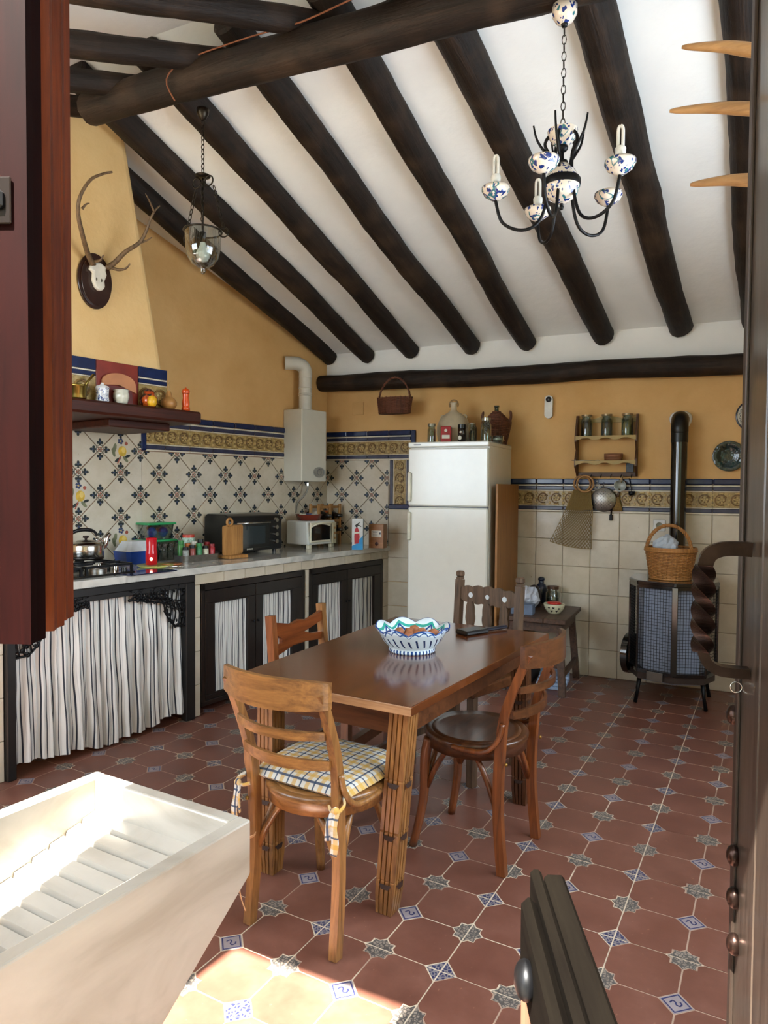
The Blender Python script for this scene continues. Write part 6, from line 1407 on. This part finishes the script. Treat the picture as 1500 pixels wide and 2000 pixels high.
# cups stand on a ring of radius .22 around the body
for k, (u, v, near) in enumerate(arms):
    r_ = ray(u, v); cx, cy = cp_.x, LY; dx, dy = CAM.x-cx, CAM.y-cy
    A_ = r_.x**2+r_.y**2; B_ = 2*(r_.x*dx+r_.y*dy); C_ = dx*dx+dy*dy-.225**2; ds = B_*B_-4*A_*C_
    s_ = (-B_+(-1 if near else 1)*sqrt(max(ds, 0)))/(2*A_); P = CAM+s_*r_; q = V((P.x-cx, P.y-cy, 0)); d = q.normalized(); R = q.length; zc_ = zb0+.04
    zc_ = .5*P.z+.5*(zb0+.035)
    b = MB(); b.tube(smoothpath([d*.028+V((0, 0, zb1+.12)), d*.060+V((0, 0, zb1+.075)), d*.040+V((0, 0, zb1+.02)), d*.046+V((0, 0, zm-.02)), d*.075+V((0, 0, zb0-.055)), d*.135+V((0, 0, zb0-.085)), d*(R-.025)+V((0, 0, zb0-.055)), d*R+V((0, 0, zc_-.012))], 5), .0058, 7)
    b.tube(smoothpath([d*.040+V((0, 0, zb1+.02)), d*.085+V((0, 0, zb1+.085)), d*.100+V((0, 0, zb1+.14))], 4), [.0055-.0003*i for i in range(9)], 6); am = b.obj('arm', IRON, t)
    b = MB(); b.M = Matrix.Translation(d*R+V((0, 0, zc_))); b.lathe([(0, -.012), (.016, -.010), (.040, .006), (.050, .024), (.049, .034), (.044, .034), (.040, .020), (.014, .0), (0, 0)], 28); b.obj('ceramic_cup', MAJ, am)
    b = MB(); b.M = Matrix.Translation(d*R+V((0, 0, zc_))); b.cyl((0, 0, .0), .013, .045, 14); b.obj('lamp_holder', IRON, am)
    if k != 2 and k != 3:
        b = MB(); b.M = Matrix.Translation(d*R+V((0, 0, zc_+.042))); b.lathe([(0, 0), (.016, 0), (.018, .03), (.014, .036)], 16)
        for s in (-1, 1): b.tube(smoothpath([(s*.0075, 0, .034), (s*.0075, 0, .085), (s*.005, 0, .099), (0, 0, .103)], 4), .0055, 8)
        b.obj('bulb', plain('bulb_white', '#d8d8d2', .2, coat=.4), am)

# ================================================================== foreground
# ------------------------------------------------------------------ marble wash trough
SZ = .90
A0, A1, A2, A3 = fl(190, 1505, SZ), fl(490, 1600, SZ), None, None
dr = (fl(0, 1890, SZ)-A1).normalized(); dl = dr
Ls = A1.y-(YF+.03)
A2 = A1+dr*(Ls/abs(dr.y)); A3 = A0+dr*((A0.y-YF-.03)/abs(dr.y)); th = .022
TR = atan2((A1-A0).y, (A1-A0).x)
t = thing('marble_trough', 'white marble washing trough with a ribbed scrubbing floor in the left foreground', 'sink', ((A0+A1)/2*1)+V((0, 0, -SZ)), TR)
Rt = Matrix.Rotation(-TR, 3, 'Z'); tlc = lambda p: Rt@(V((p.x, p.y, 0))-V((t.location.x, t.location.y, 0)))
B0, B1, B2, B3 = [tlc(p) for p in (A0, A1, A2, A3)]
MW = NT('white_marble'); _v = MW.co((1, 1, 2.2), rot=(0, .4, .3)); _n = MW.noise(_v, 3.2, 6, .55, 2.2); _n2 = MW.noise(_v, 40, 3)
MW = MW.out(MW.mix(MW.ramp(_n2, [(.66, (0, 0, 0, 1)), (.8, (.25, .25, .25, 1))]), MW.ramp(_n, [(.3, col('#9f978a')), (.5, col('#b1aa9f')), (.7, col('#bbb5aa'))]), col('#a89c88')), .3, coat=.25)
zf_, zn_ = SZ-.075, SZ-.33       # underside: shallow far end, deep near end
Lr = (B2-B1).length; Ll = (B3-B0).length
def ztop_at(f): return SZ
def panel(name, p, q, d0, d1, nrm):
    b = MB(); n_ = V(nrm).normalized()*th
    vs = [(p.x, p.y, SZ), (q.x, q.y, SZ), (q.x, q.y, SZ-d1), (p.x, p.y, SZ-d0)]; vs2 = [(x+n_.x, y+n_.y, z) for x, y, z in vs]
    b.add([*vs, *vs2], [(0, 1, 2, 3), (7, 6, 5, 4), (0, 4, 5, 1), (1, 5, 6, 2), (2, 6, 7, 3), (3, 7, 4, 0)]); o = b.obj(name, MW, t); md = o.modifiers.new('b', 'BEVEL'); md.width = .003; md.segments = 2; return o
dd = (B2-B1).normalized(); nR = V((dd.y, -dd.x, 0)); nR = nR if nR.x < 0 else -nR
D0, D1 = .078, .42
panel('side_panel', B1, B2, D0, D1, nR); panel('side_panel', B0, B3, D0, D1, -nR)
panel('end_panel', B0-nR*th, B1+nR*th, D0, D0, (-.02, -1, 0)); 
# floor: ribs (steps) running across, sloping down towards the camera
b = MB(); ins = -nR*th; L0, L1 = B0-nR*th*.98, B1+nR*th*.98; nrib = 13; ly = min(Lr, Ll)*.98; zfl0 = SZ-.052; sl_ = .30
pts = []
for k in range(nrib+1):
    y0 = .022+(ly*.82-.022)*k/nrib; zc0 = zfl0-(y0-.022)*sl_
    pts.append((y0, zc0)); 
    if k < nrib: y1 = .022+(ly*.82-.022)*(k+.78)/nrib; pts.append((y1, zc0-.004)); pts.append((y1+.004, zfl0-(y1-.0)*sl_-.008))
pts.append((ly, pts[-1][1]-.14)); pts.append((ly, pts[-1][1]-.02))
top = []
for y, z in pts: f = y; l = L0+dd*f; r = L1+dd*f; top.append(((l.x, l.y, z), (r.x, r.y, z)))
vs = [p for pr_ in top for p in pr_]+[(x, y, z-.03) for pr_ in top for x, y, z in pr_]; n = len(top)
b.add(vs, [(2*i, 2*i+1, 2*i+3, 2*i+2) for i in range(n-1)]+[(2*n+2*i+2, 2*n+2*i+3, 2*n+2*i+1, 2*n+2*i) for i in range(n-1)]+[(2*i, 2*i+2, 2*n+2*i+2, 2*n+2*i) for i in range(n-1)]+[(2*i+3, 2*i+1, 2*n+2*i+1, 2*n+2*i+3) for i in range(n-1)], False)
b.obj('ribbed_floor', MW, t)
b = MB(); b.box((0, -.50, .19), (.22, .12, .36), .01); b.obj('pedestal', plaster('pedestal_plaster', '#c9c2b0', '#d8d2c2'), t, (dd.x*.1, 0, 0))
# ------------------------------------------------------------------ half door
HZ = 1.0
h0, h1 = fl(1101, 1706, HZ), fl(1210, 2000, HZ); dh = (h0-h1); dh.z = 0; dh.normalize(); nh = V((-dh.y, dh.x, 0)); nh = nh if nh.x < 0 else -nh
hinge = V((h0.x, h0.y, 0))-dh*((h0.y-(YF+.01))/dh.y)
Lh = (V((h0.x, h0.y, 0))-hinge).length; HR = atan2(dh.y, dh.x)
t = thing('half_door', 'dark studded lower half of a stable door swung into the room', 'door', hinge, HR)
sgn = 1 if (Matrix.Rotation(-HR, 3, 'Z')@nh).y > 0 else -1
DD = wood('dark_door_edge', '#060403', '#0f0c08', 'X', .8, spec=.03); DP = wood('lit_door_wood', '#6e4634', '#a06a50', 'Z', .5)  # plank colour includes the pinkish light falling on the dark door
def hbox(name, x0, x1, y0, y1, z0, z1, m_, ch=.003): b = MB(); b.box(((x0+x1)/2, sgn*(y0+y1)/2, (z0+z1)/2), (x1-x0, y1-y0, z1-z0), ch); return b.obj(name, m_, t)
w1, w2, w3 = .019, .030, .044
hbox('outer_board', 0, Lh, .0, w1, .02, HZ, DD); hbox('middle_board', 0, Lh+.012, w1+.0005, w2, .02, HZ-.002, DD); hbox('inner_rail', 0, Lh-.022, w2+.0005, w3, HZ-.085, HZ-.008, DD, .006)
for k in range(5): hbox('plank', .01+.128*k*(Lh/.64), .01+.128*(k+1)*(Lh/.64)-.004, w2+.0005, w2+.008, .03, HZ-.09, DP)
hbox('lock_plate', Lh-.09, Lh-.02, -.010, -.0005, HZ-.16, HZ-.05, plain('pale_iron_plate', '#b9b6aa', .4, .3))
for k in range(5):
    b = MB(); b.ell((Lh-.085-.11*k, sgn*(w3+.004), HZ-.045), (.016, .010, .016), 12, 7); b.obj('iron_stud', IRON, t)
# ------------------------------------------------------------------ tall door on the right with twisted pull
f0_ = V((3.047, -4.05, 0)); hg = V((3.165, -4.93, 0)); dd2 = (f0_-hg); Ld = dd2.length; dd2.normalize(); DR = atan2(dd2.y, dd2.x)
t = thing('tall_door', 'tall dark door leaf seen edge on at the right with a twisted iron pull', 'door', hg, DR)
DG = wood('grey_brown_door', '#1d1712', '#4d4239', 'Z', .3, coat=.3)
n2 = Matrix.Rotation(-DR, 3, 'Z')@V((-1, 0, 0)); sg = 1 if n2.y > 0 else -1
for k in range(6):
    b = MB(); b.box((Ld*(k+.5)/6, -sg*.022, 1.06), (Ld/6-.003, .040, 2.08), .004); b.obj('plank', DG, t)
for z in (.22, 1.06, 1.9): b = MB(); b.box((Ld*.5, -sg*.052, z), (Ld-.02, .018, .14), .004); b.obj('batten', DG, t)
b = MB(); b.box((Ld-.012, -sg*.0, 1.06), (.024, .006, 2.08), .002); b.obj('edge_strip', plain('worn_iron_strip', '#3a3029', .4, .5), t)
CU = plain('dark_bronze_pull', '#3d2d27', .3, .9, var=.4, scale=30)
zt2, zb2 = 1.292, 1.118; q = .082; zt2 = 1.283; zb2 = 1.112; xh = Ld-.085
path = [(xh, sg*.0, zt2), (xh, sg*.02, zt2+.001), (xh, sg*.040, zt2-.001), (xh, sg*.055, zt2-.010), (xh, sg*.061, zt2-.028)]
b = MB(); b.tube(smoothpath(path, 5), [.0125]*21, 4, False, flat=(1.15, .8)); N = 72
rings = []; vs = []
for i in range(N+1):
    f = i/N; z = zt2-.024+(zb2+.022-(zt2-.024))*f; tw = f*pi*2.4
    w_ = .011+.002*min(1, sin(pi*f)*2)
    for dx, dy in ((w_, .010), (-w_, .010), (-w_, -.010), (w_, -.010)): vs.append((xh+dx*cos(tw)-dy*sin(tw), sg*.061+dx*sin(tw)+dy*cos(tw), z))
b.add(vs, [(i*4+k, i*4+(k+1) % 4, i*4+4+(k+1) % 4, i*4+4+k) for i in range(N) for k in range(4)], False)
path = [(xh, sg*.061, zb2+.026), (xh, sg*.055, zb2+.008), (xh, sg*.040, zb2-.002), (xh, sg*.02, zb2-.004), (xh, sg*.0, zb2-.004)]
b.tube(smoothpath(path, 5), [.0125]*21, 4, False, flat=(1.15, .8)); b.obj('twisted_pull', CU, t)
for z in (.815, .755, .69, 1.02): b = MB(); b.ell((Ld-.03-(.8-z)*.15, sg*.003, z), (.014, .011, .016), 12, 7); b.obj('stud', CU, t)
b = MB(); b.torus((Ld-.03, sg*.006, zb2-.04), .008, .0012, 14, 4, 'x'); b.obj('ring', STEEL, t)
# ------------------------------------------------------------------ wooden hayfork beyond the tall door
def pf(u, v, y=-3.75): return bk(u, v, y)
t = thing('hayfork', 'wooden hayfork whose three pale pointed tines show beside the tall door', 'hayfork', (0, 0, 0))
org = pf(1500, 225); t.location = (org.x+.10, -3.75, org.z)
FKW = wood('pale_fork_wood', '#7a5630', '#b58b58', 'X', .55)
for (u0, v0, u1, v1) in ((1332, 92, 1500, 100), (1308, 217, 1500, 213), (1348, 361, 1500, 352)):
    a, c = pf(u0, v0)-t.location, pf(u1, v1)-t.location; mid_ = (a+c)/2+V((0, 0, .004)); b = MB(); pts = smoothpath([a, mid_, c, c+V((.06, 0, 0))], 5); N = len(pts)
    b.tube(pts, [.003+.0095*min(1, i/(N*.45))**.7 for i in range(N)], 9); b.obj('tine', FKW, t)
b = MB(); zz = [pf(1500, v).z-t.location.z for v in (100, 213, 352)]; b.tube([(.05, 0, zz[0]+.02), (.06, 0, zz[1]), (.05, 0, zz[2]-.02)], .014, 8); b.obj('cross_head', FKW, t)
b = MB(); b.tube([(.055, 0, zz[1]), (XR-t.location.x-.005, 0, zz[1]+.02)], .014, 8); b.obj('handle', FKW, t)
# ------------------------------------------------------------------ window shutter, upper left
t = thing('window_shutter', 'reddish varnished wooden shutter leaf in the left foreground with a latch plate', 'shutter', (0, 0, 0))
SB_, STP = 1.25, 1.95
def sp(u, Dp): P = CAM+Dp*(V((FWD.x, FWD.y, 0)).normalized())+Dp*(u-750)/F_PX*V((RIGHT.x, RIGHT.y, 0)).normalized(); return V((P.x, P.y))
h_ = CAM.z-SB_
def Dv(v): return F_PX*h_/(v-955)
P_ = [sp(-110, Dv(1266)), sp(58, Dv(1268)), sp(70, Dv(1262)), sp(72, Dv(1243)), sp(104, Dv(1241)), sp(109, Dv(1235)), sp(110, Dv(1222)), sp(127, Dv(1220)), sp(131, Dv(1216))]
o_ = V((P_[1].x, P_[1].y, 0)); t.location = o_
SHR = wood('red_varnish', '#0a0202', '#1a0504', 'Z', .6, 1.2, bump=.08, spec=.04); SHO = wood('orange_varnish', '#3c1508', '#713414', 'Z', .5, 1.4, bump=.1, spec=.12)
bk2 = V((-.07, .10))
def piece(name, pts, m_):
    b = MB(); b.prism([(p.x-o_.x, p.y-o_.y) for p in pts], SB_, STP); ob = b.obj(name, m_, t, (0, 0, 0)); return ob
dv = (P_[1]-P_[0]).normalized(); nv = V((-dv.y, dv.x)); 
if nv.y < 0: nv = -nv
piece('stile', [P_[0], P_[1], P_[2], P_[2]+nv*.012, P_[0]+nv*.02], SHR)
piece('inner_moulding', [P_[3]-dv*.04, P_[3], P_[4], P_[5], P_[5]+nv*.012, P_[3]-dv*.04+nv*.012], SHO)
piece('outer_moulding', [P_[6]-dv*.05, P_[6], P_[7], P_[8], P_[8]+nv*.01, P_[6]-dv*.05+nv*.012], SHO)
pl_ = sp(4, Dv(1266)-.004); zc_ = CAM.z+(945-402)/F_PX*Dv(1266); b = MB(); b.box((pl_.x-o_.x, pl_.y-o_.y, zc_), (.018, .002, .033), .0008, rz=atan2(dv.y, dv.x)); lp_ = b.obj('latch_plate', plain('latch_iron', '#231c1a', .3, .8), t)
b = MB(); q_ = sp(2, Dv(1266)-.006); b.box((q_.x-o_.x, q_.y-o_.y, zc_), (.008, .006, .013), .002, rz=atan2(dv.y, dv.x)); b.obj('latch', IRON, lp_)
